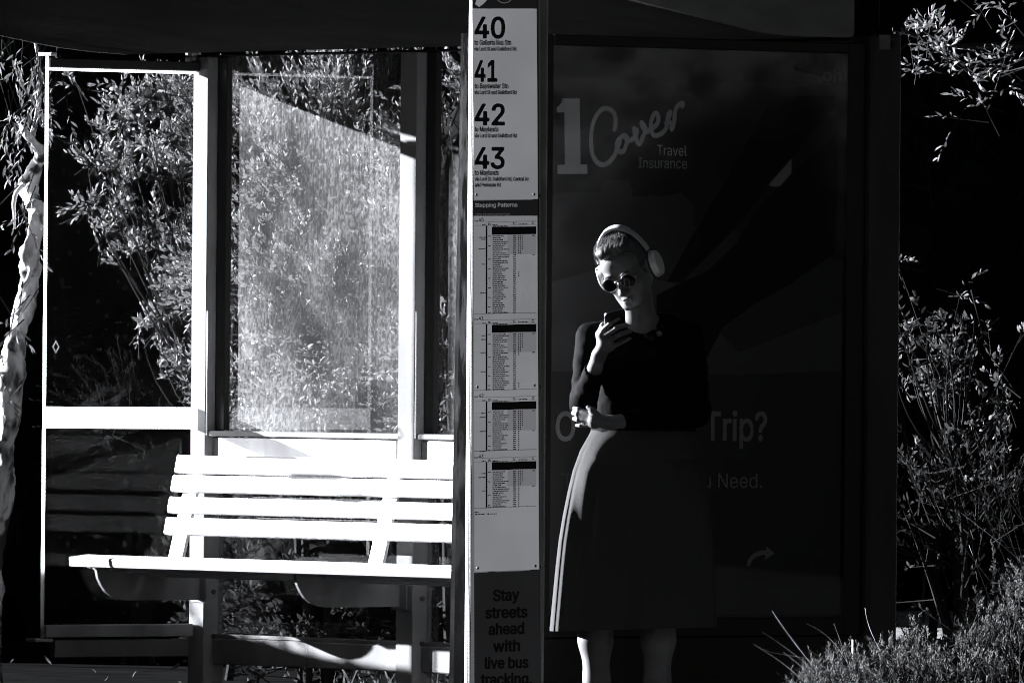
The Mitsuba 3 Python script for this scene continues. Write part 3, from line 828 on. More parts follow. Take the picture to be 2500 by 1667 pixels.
for s in (-1, 1):
    q = [hp(s * x, y, z) for x, y, z in ((0.012, -0.0985, 0.020), (0.030, -0.099, 0.027), (0.048, -0.086, 0.021))]
    obj('eyebrow', tube(spline(q, 8), np.array([0.002, 0.0035, 0.004, 0.004, 0.0035, 0.003, 0.002, 0.001]), 6), 'hair', PE)

# dark long-sleeved top
K = Vox([0.0, 40.10, 0.95], [0.75, 40.85, 1.48], 0.0042)
K.bone(J(1520, 838, 0.045), J(1610, 834, 0.055), 0.080, 0.080, 0.05)
K.bone(J(1545, 800, 0.05), J(1470, 818, 0.035), 0.046, 0.044, 0.04); K.bone(J(1590, 798, 0.055), J(1660, 814, 0.05), 0.046, 0.046, 0.04)
for x0, y0, x1, y1, r0, r1 in ((1515, 880, 1520, 1000, 0.088, 0.080), (1615, 880, 1605, 1000, 0.092, 0.084), (1520, 1000, 1515, 1062, 0.080, 0.092), (1605, 1000, 1612, 1062, 0.084, 0.098)):
    K.bone(J(x0, y0, 0.05), J(x1, y1, 0.05), r0, r1, 0.06)
for s in (1530, 1605):
    K.ell(J(s, 905, -0.045), (0.055, 0.050, 0.055), None, 0.05)
cuffR = elR + (wrR - elR) * 0.70
K.chain([shR, elR, cuffR], [0.049, 0.042, 0.035], 0.025)
cuffL = elL + (wrL - elL) * 0.80
K.chain([shL, elL, cuffL], [0.050, 0.045, 0.034], 0.025)
K.ell(J(1566, 772, -0.06), (0.066, 0.075, 0.060), None, 0.008, cut=True)      # neckline
K.bone(J(1566, 770, 0.0), J(1566, 690, 0.0), 0.062, 0.062, 0.008, cut=True)
K.bone(wrR + (wrR - elR) * 0.3, cuffR + (wrR - elR) * 0.06, 0.04, 0.034, 0.003, cut=True)
tm_ = K.mesh(5)
v = tm_.vertices
fold = meshkit.fbm(np.stack([v[:, 0] * 12 + v[:, 2] * 14, v[:, 1] * 20, v[:, 2] * 9 - v[:, 0] * 9], 1), 3, 6) - 0.5
fold2 = np.sin(v[:, 2] * 95 + v[:, 0] * 60 + 4 * meshkit.noise(v * 9, 2)) * 0.5
near = np.exp(-((v[:, 2] - 1.17) / 0.12) ** 2)
v = v + tm_.vertex_normals * (0.010 * fold + 0.0030 * fold2 * near)[:, None]
tm_.vertices = v
top_k = obj('top', tm_, 'black_knit', PE, smooth=True)


def flower(c, r, nrm, petals=5):
    nrm = unit_(nrm); a = unit_(np.cross(nrm, [0.2, 0.1, 1])); b = np.cross(nrm, a)
    ms = []
    for i in range(petals):
        th = 2 * math.pi * i / petals
        d = a * math.cos(th) + b * math.sin(th)
        m = trimesh.creation.torus(r * 0.30, r * 0.11, 12, 6)
        ms.append(mapped(m, c + d * r * 0.62, a, b, nrm))
    ms.append(mapped(trimesh.creation.icosphere(1, r * 0.2), c, a, b, nrm))
    return join(ms)


def unit_(a):
    return np.asarray(a, float) / np.linalg.norm(a)


for x, y, dy, r, m in ((1610, 814, -0.047, 0.0105, 'silver'), (1599, 801, -0.034, 0.0085, 'headphone_grey'), (1577, 820, -0.062, 0.0085, 'cushion'), (1591, 826, -0.058, 0.0085, 'cushion'), (1617, 796, -0.02, 0.0075, 'cushion')):
    obj('flower_trim', flower(J(x, y, dy), r, (0.1, -1, 0.35)), m, top_k, kind='stuff')

# skirt: rings from waistband to hem, with a flare of two layers on the left
rows = [(1040, 1447, 1694), (1060, 1440, 1702), (1100, 1424, 1714), (1150, 1411, 1722), (1200, 1406, 1728), (1260, 1406, 1734), (1320, 1410, 1740), (1380, 1410, 1744), (1440, 1408, 1748), (1500, 1405, 1750), (1530, 1403, 1750)]
outer = {1040: 1447, 1060: 1439, 1100: 1416, 1150: 1398, 1200: 1386, 1260: 1374, 1320: 1364, 1380: 1357, 1440: 1351, 1500: 1345, 1530: 1342}
nth = 420
ys = np.linspace(1040, 1532, 90)
L_ = np.interp(ys, [r[0] for r in rows], [r[1] for r in rows]); R_ = np.interp(ys, [r[0] for r in rows], [r[2] for r in rows])
O_ = np.interp(ys, list(outer), list(outer.values()))
th = np.linspace(0, 2 * np.pi, nth, endpoint=False)
V = []
for i, y in enumerate(ys):
    f = (y - 1040) / 492
    xl_, xr_ = O_[i] * 1.0, R_[i]
    cx = (xl_ + xr_) / 2
    c = J(cx, y, 0.055)
    rx = (xr_ - xl_) / 2 * PY / F
    ry = 0.112 + 0.098 * f ** 0.8
    # th = pi is the picture's left, 3 pi / 2 the street; the front panel flattens downwards and turns sharply at the left
    ex_ = 2.0 + 7.0 * min(1, max(0, (f - 0.16) / 0.30))
    e = np.stack([np.cos(th), np.sin(th)], 1)
    rn = (np.abs(e[:, 0]) ** ex_ + np.abs(e[:, 1]) ** ex_) ** (-1 / ex_)
    x = rx * e[:, 0] * rn; yy = ry * e[:, 1] * rn
    fold = 0.010 * f * np.sin(7 * th + 0.9 + 0.6 * f) + 0.006 * f * np.sin(15 * th + 2.0)
    yy += fold * np.where(e[:, 1] < 0, 1, 0.6)
    front = e[:, 1] < 0
    yy += front * 0.22 * min(1, f * 2.5) * x
    px_ = cx + x * F / PY
    amp = np.interp(y, [1060, 1110, 1180, 1230, 1300, 1400], [0, 0.022, 0.032, 0.026, 0.014, 0.006])
    mid_ = np.interp(y, [1060, 1150, 1230, 1400], [1462, 1436, 1428, 1432])
    yy -= front * amp * np.exp(-((px_ - mid_) / np.interp(y, [1060, 1180, 1300], [34, 22, 14])) ** 2)
    yy += front * 0.010 * np.exp(-((px_ - (xl_ + 9 + 4 * f)) / 3.2) ** 2) * min(1, f * 4)
    hem = 0.010 * f ** 6 * (e[:, 0] * 1.0)
    V.append(np.stack([c[0] + x, c[1] + yy, c[2] + hem], 1))
V = np.array(V)
inner = V[::-1].copy()
ctr = V.mean(1, keepdims=True)[::-1]
inner = ctr + (inner - ctr) * 0.985
VV = np.concatenate([V, inner], 0)
nr = len(VV)
i, j = np.meshgrid(np.arange(nr - 1), np.arange(nth), indexing='ij')
q = np.stack([i * nth + j, i * nth + (j + 1) % nth, (i + 1) * nth + (j + 1) % nth, (i + 1) * nth + j], -1).reshape(-1, 4)
sk = trimesh.Trimesh(VV.reshape(-1, 3), np.vstack([q[:, [0, 2, 1]], q[:, [0, 3, 2]]]), process=False)
sk_k = obj('skirt', sk, 'skirt_cloth', PE, smooth=50)
wb = []
for y in (1041, 1052):
    a = V[int(round((y - 1040) / 492 * 89))]
    cc = a.mean(0)
    wb.append(cc + (a - cc) * 1.012)
wbv = np.vstack(wb)
jj = np.arange(nth)
wbq = np.stack([jj, (jj + 1) % nth, nth + (jj + 1) % nth, nth + jj], 1)
obj('waistband', trimesh.Trimesh(wbv, np.vstack([wbq[:, [0, 2, 1]], wbq[:, [0, 3, 2]]]), process=False), 'black_knit', sk_k, smooth=True)
for ax_, dy in ((1458, 0.06), (1600, -0.02)):
    a = J(ax_, 1780, dy)
    s_ = Vox(np.array([a[0] - 0.08, a[1] - 0.25, 0.0]), np.array([a[0] + 0.08, a[1] + 0.1, 0.14]), 0.004)
    s_.bone([a[0], a[1] + 0.02, 0.055], [a[0] - 0.012, a[1] - 0.15, 0.034], 0.040, 0.032, 0.02)
    s_.bone([a[0], a[1] + 0.02, 0.022], [a[0] - 0.014, a[1] - 0.17, 0.018], 0.03, 0.026, 0.02)
    s_.put(lambda P: P[..., 2] - 0.004, [a[0] - 0.1, a[1] - 0.3, -0.1], [a[0] + 0.1, a[1] + 0.1, 0.005], 0.003, True)
    obj('shoe', s_.mesh(4), 'black_knit', PE, smooth=True)

# headphones
HP = thing('headphones', 'white over-ear headphones worn by the woman', 'headphones')
aa = np.linspace(-1.36, 1.36, 49)
sec = rounded(0.0095, 0.030, 0.004, 3)
sx, sy = np.array(sec.exterior.coords)[:-1].T


def band(a0, a1, rx, rz, th_, wd, n=40):
    a = np.linspace(a0, a1, n)
    rings = []
    for q in a:
        d = np.array([math.sin(q), 0, math.cos(q)])
        c = np.array([rx * math.sin(q), 0.022, -0.004 + rz * math.cos(q)])
        rings.append([hp(*(c + d * (u_ / 0.0095 * th_) + np.array([0, w_ / 0.030 * wd, 0]))) for u_, w_ in zip(sx, sy)])
    rings = np.array(rings); m_ = rings.shape[1]
    v = rings.reshape(-1, 3)
    i, j = np.meshgrid(np.arange(n - 1), np.arange(m_), indexing='ij')
    q = np.stack([i * m_ + j, i * m_ + (j + 1) % m_, (i + 1) * m_ + (j + 1) % m_, (i + 1) * m_ + j], -1).reshape(-1, 4)
    f = [q[:, [0, 1, 2]], q[:, [0, 2, 3]]]
    k = np.arange(1, m_ - 1)
    f += [np.stack([k * 0, k + 1, k], 1), (n - 1) * m_ + np.stack([k * 0, k, k + 1], 1)]
    return trimesh.Trimesh(v, np.vstack(f), process=False)


obj('headband', band(-0.66, 0.50, 0.094, 0.152, 0.0105, 0.033), 'headphone_white', HP, smooth=40)
obj('band_pad', band(-0.7, 0.7, 0.0865, 0.1435, 0.0045, 0.029), 'cushion', HP, smooth=40)
obj('slider', band(0.512, 0.60, 0.094, 0.152, 0.0100, 0.032, 8), 'headphone_white', HP, smooth=40)
obj('arm', band(0.612, 1.25, 0.094, 0.152, 0.0085, 0.026), 'headphone_white', HP, smooth=40)
obj('slider', band(-0.76, -0.672, 0.094, 0.152, 0.0100, 0.032, 8), 'headphone_white', HP, smooth=40)
obj('arm', band(-1.25, -0.772, 0.094, 0.152, 0.0085, 0.026), 'headphone_white', HP, smooth=40)
for s in (-1, 1):
    def cup(x0, x1, ry, rz, m, nm, rnd=0.35):
        n_ = 7
        pts = [hp(s * (x0 + (x1 - x0) * t), 0.030 + ry * k * math.cos(a), -0.012 + rz * k * math.sin(a)) for t in (0, 0.35, 0.7, 0.9, 1.0) for k in ({0: 1, 0.35: 1, 0.7: 0.95, 0.9: 0.85, 1.0: 1 - rnd}[t],) for a in np.linspace(0, 2 * np.pi, 32, endpoint=False)]
        return obj(nm, trimesh.convex.convex_hull(np.array(pts)), m, HP, smooth=50)
    cup(0.072, 0.086, 0.034, 0.044, 'cushion', 'ear_cushion', 0.02)
    cup(0.0862, 0.099, 0.036, 0.046, 'headphone_white', 'ear_cup', 0.04)
    cup(0.0992, 0.110, 0.033, 0.043, 'headphone_white', 'ear_cup_cover', 0.40)
    bar = spline([hp(s * 0.101, 0.018, 0.030), hp(s * 0.105, 0.018, 0.005), hp(s * 0.105, 0.018, -0.018)], 10)
    obj('yoke', tube(bar, 0.0075, 8), 'headphone_white', HP, smooth=50)

# sunglasses
SGL = thing('sunglasses', 'round dark sunglasses with a pale frame on the face of the woman', 'sunglasses')
for s in (-1, 1):
    q = np.linspace(0, 2 * np.pi, 40, endpoint=False)
    sag = lambda x, z: -0.1055 + 0.9 * x * x * 3.0
    ring = np.array([hp(s * 0.0335 + 0.0250 * math.cos(a), sag(s * 0.0335 + 0.0250 * math.cos(a), 0), -0.003 + 0.0228 * math.sin(a) - 0.0015 * math.cos(2 * a)) for a in q])
    obj('lens', trimesh.convex.convex_hull(np.vstack([ring, [hp(s * 0.0335, sag(s * 0.0335, 0) - 0.003, -0.003)], ring + HR @ np.array([0, 0.0015, 0])])), 'lens', SGL, smooth=40)
    obj('rim', tube(np.vstack([ring, ring[:2]]) + HR @ np.array([0, 0.0, 0]), 0.0023, 8, False), 'glasses_frame', SGL, smooth=True)
    tq = spline([hp(s * 0.0565, -0.093, 0.006), hp(s * 0.066, -0.070, 0.008), hp(s * 0.0745, 0.0, 0.006)], 10)
    obj('temple', tube(tq, 0.0028, 6), 'glasses_frame', SGL, smooth=True)
    obj('hinge', tube([hp(s * 0.055, -0.099, 0.007), hp(s * 0.0585, -0.092, 0.007)], 0.0046, 8), 'glasses_frame', SGL)
obj('bridge', tube(spline([hp(-0.0125, -0.1060, 0.004), hp(0, -0.1110, 0.008), hp(0.0125, -0.1060, 0.004)], 8), 0.0028, 8), 'glasses_frame', SGL, smooth=True)

# phone: its back to the street, top leaning to the viewer
PH = thing('mobile_phone', 'dark mobile phone with pale metal edge held up by the woman', 'mobile phone')
right = J(1512, 755, 0) - J(1463, 768, 0); right = right + np.array([0, 0.012, 0]); right = unit_(right)
upv = J(1487, 761, -0.055) - J(1522, 822, 0.055); upv = upv - right * (upv @ right); upv = unit_(upv)
back = np.cross(right, upv)                    # towards the street
if back[1] > 0:
    back = -back
PO_ = J(1503, 797, -0.245) - back * 0.004
pl = rounded(0.0685, 0.142, 0.011, 6)
obj('case', mapped(extr(pl, 0.0075), PO_ - back * 0.00375, right, upv, np.cross(right, upv)), 'phone_case', PH, smooth=40)
rim_ = pl.buffer(0.0008).difference(pl.buffer(-0.0012))
obj('edge_frame', mapped(extr(rim_, 0.0060), PO_ - np.cross(right, upv) * 0.0030, right, upv, np.cross(right, upv)), 'phone_edge', PH, smooth=40)
obj('screen', mapped(extr(pl.buffer(-0.003), 0.0008), PO_ - back * 0.0052, right, upv, np.cross(right, upv)), 'lens', PH)
lo_ = sg.Point(-0.022, 0.052).buffer(0.006).union(sg.Point(-0.022, 0.037).buffer(0.006))
obj('camera_lens', mapped(extr(sg.Point(-0.022, 0.050).buffer(0.0055), 0.0012), PO_ + back * 0.0045, right, upv, np.cross(right, upv)), 'lens', PH)


# ------------------------------------------------------------------ plants
def unit(a):
    return a / (np.linalg.norm(a, axis=-1, keepdims=True) + 1e-12)


def rnd(k, seed):
    return np.random.default_rng(seed).normal(size=(k, 3))


def leaves_mesh(base, d, up, length, width, bend=0.25):
    "every leaf six corners and four triangles: base point, direction, facing, length, width"
    n = len(base)
    length = np.broadcast_to(length, (n,))[:, None]; width = np.broadcast_to(width, (n,))[:, None]
    d = unit(d); s = unit(np.cross(d, up)); f = np.cross(s, d)
    P = [base]
    for a, wd, sg_ in ((0.32, 0.42, -1), (0.32, 0.42, 1), (0.68, 0.40, -1), (0.68, 0.40, 1)):
        P.append(base + d * length * a + s * width * wd * sg_ + f * (width * 0.14 - length * bend * a * a * 0.5))
    P.append(base + d * length - f * length * bend * 0.5)
    v = np.stack(P, 1).reshape(-1, 3)
    t = np.array([[0, 2, 1], [1, 2, 4], [1, 4, 3], [3, 4, 5]])
    return trimesh.Trimesh(v, (t[None] + 6 * np.arange(n)[:, None, None]).reshape(-1, 3), process=False)


def sprays(org, dirs, L, per, leaf, ratio, seed, open_angle=0.8, curl=0.3):
    "leafy twigs: 'per' leaves set round each twig of length L, tips crowded"
    g = np.random.default_rng(seed)
    n = len(org)
    L = np.broadcast_to(L, (n,))
    dirs = unit(dirs)
    a = unit(np.cross(dirs, g.normal(size=(n, 3)))); b = np.cross(dirs, a)
    fr = np.linspace(0.12, 1.0, per) ** 0.75
    ph = 2.4 * np.arange(per) + g.uniform(0, 6.3, (n, 1))
    rad = np.cos(ph)[..., None] * a[:, None] + np.sin(ph)[..., None] * b[:, None]
    droop = np.zeros((n, per, 3)); droop[..., 2] = -(fr ** 2)[None, :] * 0.15 * L[:, None]
    base = org[:, None] + dirs[:, None] * (fr[None, :] * L[:, None])[..., None] + droop
    op = (open_angle * (1.15 - 0.65 * fr))[None, :] + g.normal(0, 0.15, (n, per))
    d = dirs[:, None] * np.cos(op)[..., None] + rad * np.sin(op)[..., None] + g.normal(0, 0.16, (n, per, 3))
    up = dirs[:, None] * np.sin(op)[..., None] - rad * np.cos(op)[..., None]
    up = -0.8 * up + g.normal(0, 0.45, (n, per, 3)) + np.array([-0.85, -0.55, 0.25])   # leaves turned to the sunny side
    ln = leaf * g.uniform(0.55, 1.2, (n, per))
    lm = leaves_mesh(base.reshape(-1, 3), d.reshape(-1, 3), up.reshape(-1, 3), ln.ravel(), (ln * ratio * g.uniform(0.8, 1.2, (n, per))).ravel(), curl)
    # twigs: three-sided slivers
    k = np.array([0, 2.1, 4.2])
    ring = np.cos(k)[None, :, None] * a[:, None] + np.sin(k)[None, :, None] * b[:, None]
    r = 0.0022 + 0.006 * L[:, None, None]
    end = org + dirs * L[:, None] + np.array([0, 0, -0.12]) * L[:, None]
    tv = np.concatenate([(org - dirs * 0.1)[:, None] + ring * r, end[:, None]], 1).reshape(-1, 3)
    tt = np.array([[0, 1, 3], [1, 2, 3], [2, 0, 3]])
    tw = trimesh.Trimesh(tv, (tt[None] + 4 * np.arange(n)[:, None, None]).reshape(-1, 3), process=False)
    return lm, tw


def crown_points(c, r, n, seed, clump=0.0, freq=3.0, shell=0.35):
    "points within an ellipsoid, crowded towards its skin, thinned where a noise field is low"
    g = np.random.default_rng(seed)
    out = []
    got = 0
    while got < n:
        d = unit(g.normal(size=(n * 3, 3)))
        q = d * (g.uniform(shell, 1.0, (n * 3, 1)) ** 0.6)
        p = np.asarray(c) + q * np.asarray(r)
        keep = meshkit.fbm(p * freq, 3, seed) > clump + 0.06 * g.normal(size=len(p))
        keep &= p[:, 2] > 0.03
        out.append(np.hstack([p, d])[keep]); got += keep.sum()
    o = np.vstack(out)[:n]
    return o[:, :3], o[:, 3:]


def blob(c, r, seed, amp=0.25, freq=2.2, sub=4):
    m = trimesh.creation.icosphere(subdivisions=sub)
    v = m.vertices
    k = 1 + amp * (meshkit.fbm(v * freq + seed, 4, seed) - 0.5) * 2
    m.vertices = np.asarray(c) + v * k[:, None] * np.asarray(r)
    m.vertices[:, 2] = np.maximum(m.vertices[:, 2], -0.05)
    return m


def shrub(name, label, cat, c, r, n, per, leaf, ratio, m, seed, clump=0.46, freq=3.0, L=(0.10, 0.24), lean=(-0.25, 0, 0.55), core=0.5, group=None, open_angle=0.8, shell=0.35, stems=4):
    k = thing(name, label, cat, group)
    c = np.asarray(c, float); r = np.asarray(r, float)
    p, d = crown_points(c, r, n, seed, clump, freq, shell)
    g = np.random.default_rng(seed + 5)
    dirs = unit(d * 0.7 + np.asarray(lean) + g.normal(0, 0.35, (n, 3)))
    lm, tw = sprays(p, dirs, g.uniform(*L, n), per, leaf, ratio, seed + 9, open_angle)
    obj('foliage', lm, m, k)
    st = []
    b0 = np.array([c[0], c[1], 0.0])
    for i in range(stems):
        e = c + unit(g.normal(size=3) + np.array([0, 0, 1.0])) * r * 0.75
        b = b0 + np.r_[g.normal(0, 0.12, 2) * r[:2], 0]
        mid = (b + e) / 2 + g.normal(0, 0.08, 3) * r
        q = spline([b, mid, e], 8)
        st.append(tube(q, np.linspace(0.022, 0.006, 8) * max(0.6, min(1.6, r[2])), 6))
    for q in st:
        obj('stem', q, 'twig', k)
    obj('twigs', tw, 'twig', k, kind='stuff')
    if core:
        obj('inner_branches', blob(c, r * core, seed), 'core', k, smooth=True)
    return k


def px_shrub(name, label, cat, px, py, Y, rx, rz, ry, *a, **k):
    c = at(px, py, Y)
    s = Y / F
    return shrub(name, label, cat, c, (rx * s, ry, rz * s), *a, **k)


# behind the glazed end panel and the windows
def clump_shrub(name, label, clumps, Y, sy, density, per, leaf, ratio, m, seed, lean, root, L=(0.05, 0.12), opn=0.8, pw=0.5):
    "a shrub whose twigs stand in the listed clumps (picture place and spread), joined to stems that rise from its root"
    k = thing(name, label, 'shrub')
    g = np.random.default_rng(seed)
    P, st = [], []
    r0 = at(*root, Y); r0[2] = 0
    hub = at(root[0], root[1] - 420, Y)
    for x, y, rx, ry, *w in clumps:
        n = max(1, int(w[0] * 0.8)) if w else max(3, int(density * rx * ry))
        dy = g.normal(0, sy)
        P += [at(g.normal(x, rx * pw), g.normal(y, ry * pw), Y + dy + g.normal(0, 0.05)) for _ in range(n)]
        c = at(x, y, Y + dy)
        st.append(tube(spline([hub, (hub + c) / 2 + np.array([0, 0, -0.05]) + g.normal(0, 0.03, 3), c], 7), np.linspace(0.006, 0.002, 7), 5, False))
    P = np.array(P)
    d = np.asarray(lean) + g.normal(0, 0.42, P.shape)
    lm, tw = sprays(P, d, g.uniform(*L, len(P)), per, leaf, ratio, seed + 1, opn)
    obj('foliage', lm, m, k)
    obj('twigs', tw, 'twig', k, kind='stuff')
    obj('stem', tube(spline([r0, (r0 + hub) / 2 + np.array([0.04, 0, 0]), hub], 10), np.linspace(0.018, 0.010, 10), 7), 'twig', k)
    for q in st:
        obj('branch', q, 'twig', k)
    return k


zz = [(390, 410, 32, 26), (450, 345, 40, 38), (520, 310, 50, 30), (620, 240, 62, 46), (680, 285, 40, 60), (340, 505, 40, 36), (440, 530, 66, 42), (480, 600, 40, 46), (340, 690, 58, 30), (450, 700, 40, 36),
      (570, 745, 40, 28), (620, 540, 56, 46), (690, 560, 30, 40), (560, 485, 28, 36), (400, 800, 36, 36), (450, 905, 20, 26), (530, 850, 58, 38), (670, 830, 46, 46), (690, 930, 36, 56), (650, 1005, 34, 56),
      (600, 1115, 46, 36), (530, 1150, 26, 26), (690, 1065, 28, 56), (620, 1250, 36, 28), (690, 1310, 28, 56), (560, 965, 22, 18), (450, 270, 10, 90), (285, 220, 6, 40), (640, 420, 40, 40), (560, 380, 40, 26), (690, 420, 30, 60),
      (760, 300, 60, 80), (770, 500, 60, 100), (770, 760, 60, 100), (770, 1000, 60, 100), (770, 1250, 60, 90), (860, 400, 60, 120), (860, 800, 60, 140)]
clump_shrub('leafy_shrub', 'tall sunlit shrub with bright leaf clumps seen through the end pane at far left', [(x / 1.537, y / 1.537 + 60, rx / 1.537, ry / 1.537) for x, y, rx, ry in zz], 47.7, 0.12, 0.020, 8, 0.034, 0.38, 'leaf_a', 11, (-0.15, 0.0, 0.6), (560, 1500))
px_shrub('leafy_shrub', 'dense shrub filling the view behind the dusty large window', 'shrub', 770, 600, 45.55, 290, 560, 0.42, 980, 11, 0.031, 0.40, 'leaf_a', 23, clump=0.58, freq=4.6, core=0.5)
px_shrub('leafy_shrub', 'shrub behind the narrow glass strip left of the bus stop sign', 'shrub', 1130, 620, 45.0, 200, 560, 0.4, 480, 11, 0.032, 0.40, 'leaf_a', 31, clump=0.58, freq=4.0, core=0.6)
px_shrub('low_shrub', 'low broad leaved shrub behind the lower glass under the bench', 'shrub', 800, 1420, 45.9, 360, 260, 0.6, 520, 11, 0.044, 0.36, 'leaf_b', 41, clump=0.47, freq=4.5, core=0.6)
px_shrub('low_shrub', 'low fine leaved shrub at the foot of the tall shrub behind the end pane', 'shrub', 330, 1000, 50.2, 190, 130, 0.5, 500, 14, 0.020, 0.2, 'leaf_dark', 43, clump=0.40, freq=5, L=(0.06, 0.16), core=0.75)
# right of the shelter
zz = [(170, 640, 60, 40, 8), (300, 620, 60, 30, 6), (420, 640, 50, 40, 8), (240, 690, 30, 20, 5), (200, 810, 30, 30, 4), (330, 800, 50, 40, 7), (430, 770, 30, 30, 5), (300, 920, 40, 40, 9), (440, 900, 70, 30, 11),
      (520, 850, 40, 30, 7), (400, 960, 80, 30, 9), (440, 1040, 60, 40, 9), (350, 1110, 40, 40, 5), (540, 1300, 50, 50, 8), (500, 1370, 40, 20, 4), (600, 1270, 30, 30, 3), (680, 1090, 40, 30, 5), (770, 1100, 60, 40, 7),
      (830, 1110, 30, 30, 4), (780, 970, 30, 30, 3), (900, 670, 20, 30, 4), (620, 690, 60, 40, 4), (100, 200, 60, 50, 8), (80, 500, 20, 20, 2), (510, 410, 30, 40, 4), (510, 550, 20, 20, 2), (600, 570, 40, 40, 3),
      (750, 890, 40, 30, 3), (820, 1320, 40, 40, 4), (720, 1440, 60, 40, 5), (100, 960, 60, 60, 5), (60, 1380, 30, 40, 3), (160, 1300, 40, 30, 2), (300, 1500, 120, 60, 6), (600, 1600, 120, 80, 6)]
clump_shrub('leafy_shrub', 'dark shrub with scattered broad glinting leaves right of the shelter', [(2150 + x / 2.614, 560 + y / 2.614, rx / 2.614, ry / 2.614, n) for x, y, rx, ry, n in zz], 45.3, 0.2, 0.02, 7, 0.030, 0.42, 'leaf_gloss', 53, (-0.1, -0.1, 0.3), (2330, 1560), L=(0.05, 0.13), opn=0.95)
px_shrub('low_shrub', 'low dark dense shrub at the foot of the glinting shrub right of the shelter', 'shrub', 2340, 1330, 45.0, 230, 230, 0.4, 150, 9, 0.028, 0.4, 'leaf_b', 61, clump=0.56, freq=4.5, core=0)
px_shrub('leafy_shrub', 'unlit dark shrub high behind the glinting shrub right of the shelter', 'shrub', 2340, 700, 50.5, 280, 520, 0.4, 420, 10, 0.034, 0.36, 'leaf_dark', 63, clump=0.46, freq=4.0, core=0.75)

# the pale twisted tree at the left edge
tk = thing('paperbark_tree', 'pale twisted tree trunk lit by the sun at the left edge', 'tree')
path = [(-40, 1700), (-8, 1300), (18, 1060), (32, 880), (54, 770), (74, 680), (76, 600), (90, 520), (70, 450), (94, 405), (80, 345), (42, 290)]
tp = spline([at(x, y, 46.9 + 0.12 * math.sin(i * 1.7)) for i, (x, y) in enumerate(path)], 160)
tr_ = np.interp(np.linspace(0, 1, 160), np.linspace(0, 1, 12), np.array([84, 74, 50, 66, 44, 66, 40, 54, 38, 46, 26, 10]) * 0.5 * 46.9 / F)
tb = tube(tp, tr_, 20)
tb.vertices += tb.vertex_normals * (0.055 * (meshkit.fbm(tb.vertices * np.array([24, 24, 11]), 4, 4) - 0.5))[:, None]
obj('trunk', tb, 'bark', tk, smooth=60)
for pts in ([(50, 700), (72, 668), (80, 640), (98, 622)], [(40, 770), (58, 742), (66, 728)], [(74, 345), (95, 250), (90, 120), (40, -20)], [(58, 450), (40, 470), (34, 520), (36, 560)]):
    q = spline([at(x, y, 46.85) for x, y in pts], 14)
    obj('branch', tube(q, np.linspace(0.012, 0.004, 14), 6), 'bark', tk)
g = np.random.default_rng(77)
cl = [(40, 110, 60, 30), (110, 130, 30, 50), (100, 200, 30, 60), (30, 260, 60, 40), (60, 330, 60, 20), (110, 250, 25, 40), (60, 520, 50, 60), (30, 760, 40, 80), (5, 930, 30, 70), (30, 150, 60, 60)]
pp = np.array([at(g.normal(x, rx * 0.6), g.normal(y, ry * 0.6), 46.7 + g.normal(0, 0.12)) for x, y, rx, ry in cl for _ in range(7)])
lm, tw = sprays(pp, np.array([-0.1, 0, -0.8]) + g.normal(0, 0.35, pp.shape), 0.14, 7, 0.042, 0.25, 78, 0.7)
obj('leaves', lm, 'leaf_a', tk)
obj('twigs', tw, 'twig', tk, kind='stuff')

# overhanging branch at the upper right
ok_ = thing('overhanging_tree', 'tree branch with long bright leaves at the top right corner', 'tree')
cl = [(2240, 60, 60, 50, 26), (2300, 100, 50, 40, 18), (2290, 150, 40, 40, 10), (2380, 110, 40, 30, 7), (2330, 140, 25, 20, 6), (2345, 155, 25, 15, 8), (2420, 150, 40, 20, 14), (2460, 155, 40, 25, 18), (2480, 60, 40, 60, 9),
      (2470, 200, 40, 30, 9), (2380, 240, 80, 60, 6), (2390, 10, 110, 20, 10), (2260, 380, 60, 60, 3), (2440, 310, 60, 50, 4)]
pp = np.array([at(g.normal(x, rx * 0.55), g.normal(y, ry * 0.55), 45.0 + g.normal(0, 0.25)) for x, y, rx, ry, k in cl for _ in range(max(1, int(k * 0.55)))])
lm, tw = sprays(pp, np.array([-0.35, 0, 0.25]) + g.normal(0, 0.5, pp.shape), g.uniform(0.07, 0.15, len(pp)), 7, 0.036, 0.30, 79, 0.8, 0.5)
obj('leaves', lm, 'leaf_a', ok_)
obj('twigs', tw, 'twig', ok_, kind='stuff')
trunk = spline([at(2740, 1790, 45.6), at(2720, 1000, 45.6), at(2690, 400, 45.5), at(2600, 150, 45.3), at(2460, 110, 45.05), at(2300, 110, 45.0), at(2200, 70, 45.0)], 40)
obj('trunk', tube(trunk, np.r_[np.linspace(0.07, 0.04, 22), np.linspace(0.035, 0.004, 18)], 8), 'twig', ok_, smooth=60)

# the deep dark growth behind everything
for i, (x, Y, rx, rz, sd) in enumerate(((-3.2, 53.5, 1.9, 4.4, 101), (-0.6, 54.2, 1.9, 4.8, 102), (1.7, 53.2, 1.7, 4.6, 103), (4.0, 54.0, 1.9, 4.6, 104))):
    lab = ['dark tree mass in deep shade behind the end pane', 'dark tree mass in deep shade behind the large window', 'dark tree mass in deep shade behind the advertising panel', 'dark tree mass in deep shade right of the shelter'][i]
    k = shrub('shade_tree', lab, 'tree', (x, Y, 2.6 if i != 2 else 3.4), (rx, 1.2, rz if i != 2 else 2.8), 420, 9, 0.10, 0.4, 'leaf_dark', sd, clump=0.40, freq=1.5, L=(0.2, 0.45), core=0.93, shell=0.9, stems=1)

shrub('low_hedge', 'dark hedge far behind the small sunlit patch of lawn at lower right', 'hedge', (2.6, 62.5, 0.7), (2.6, 0.5, 1.3), 300, 9, 0.06, 0.4, 'leaf_dark', 205, clump=0.35, freq=3, core=0.93, shell=0.85, stems=2, lean=(0, 0, 0.3))
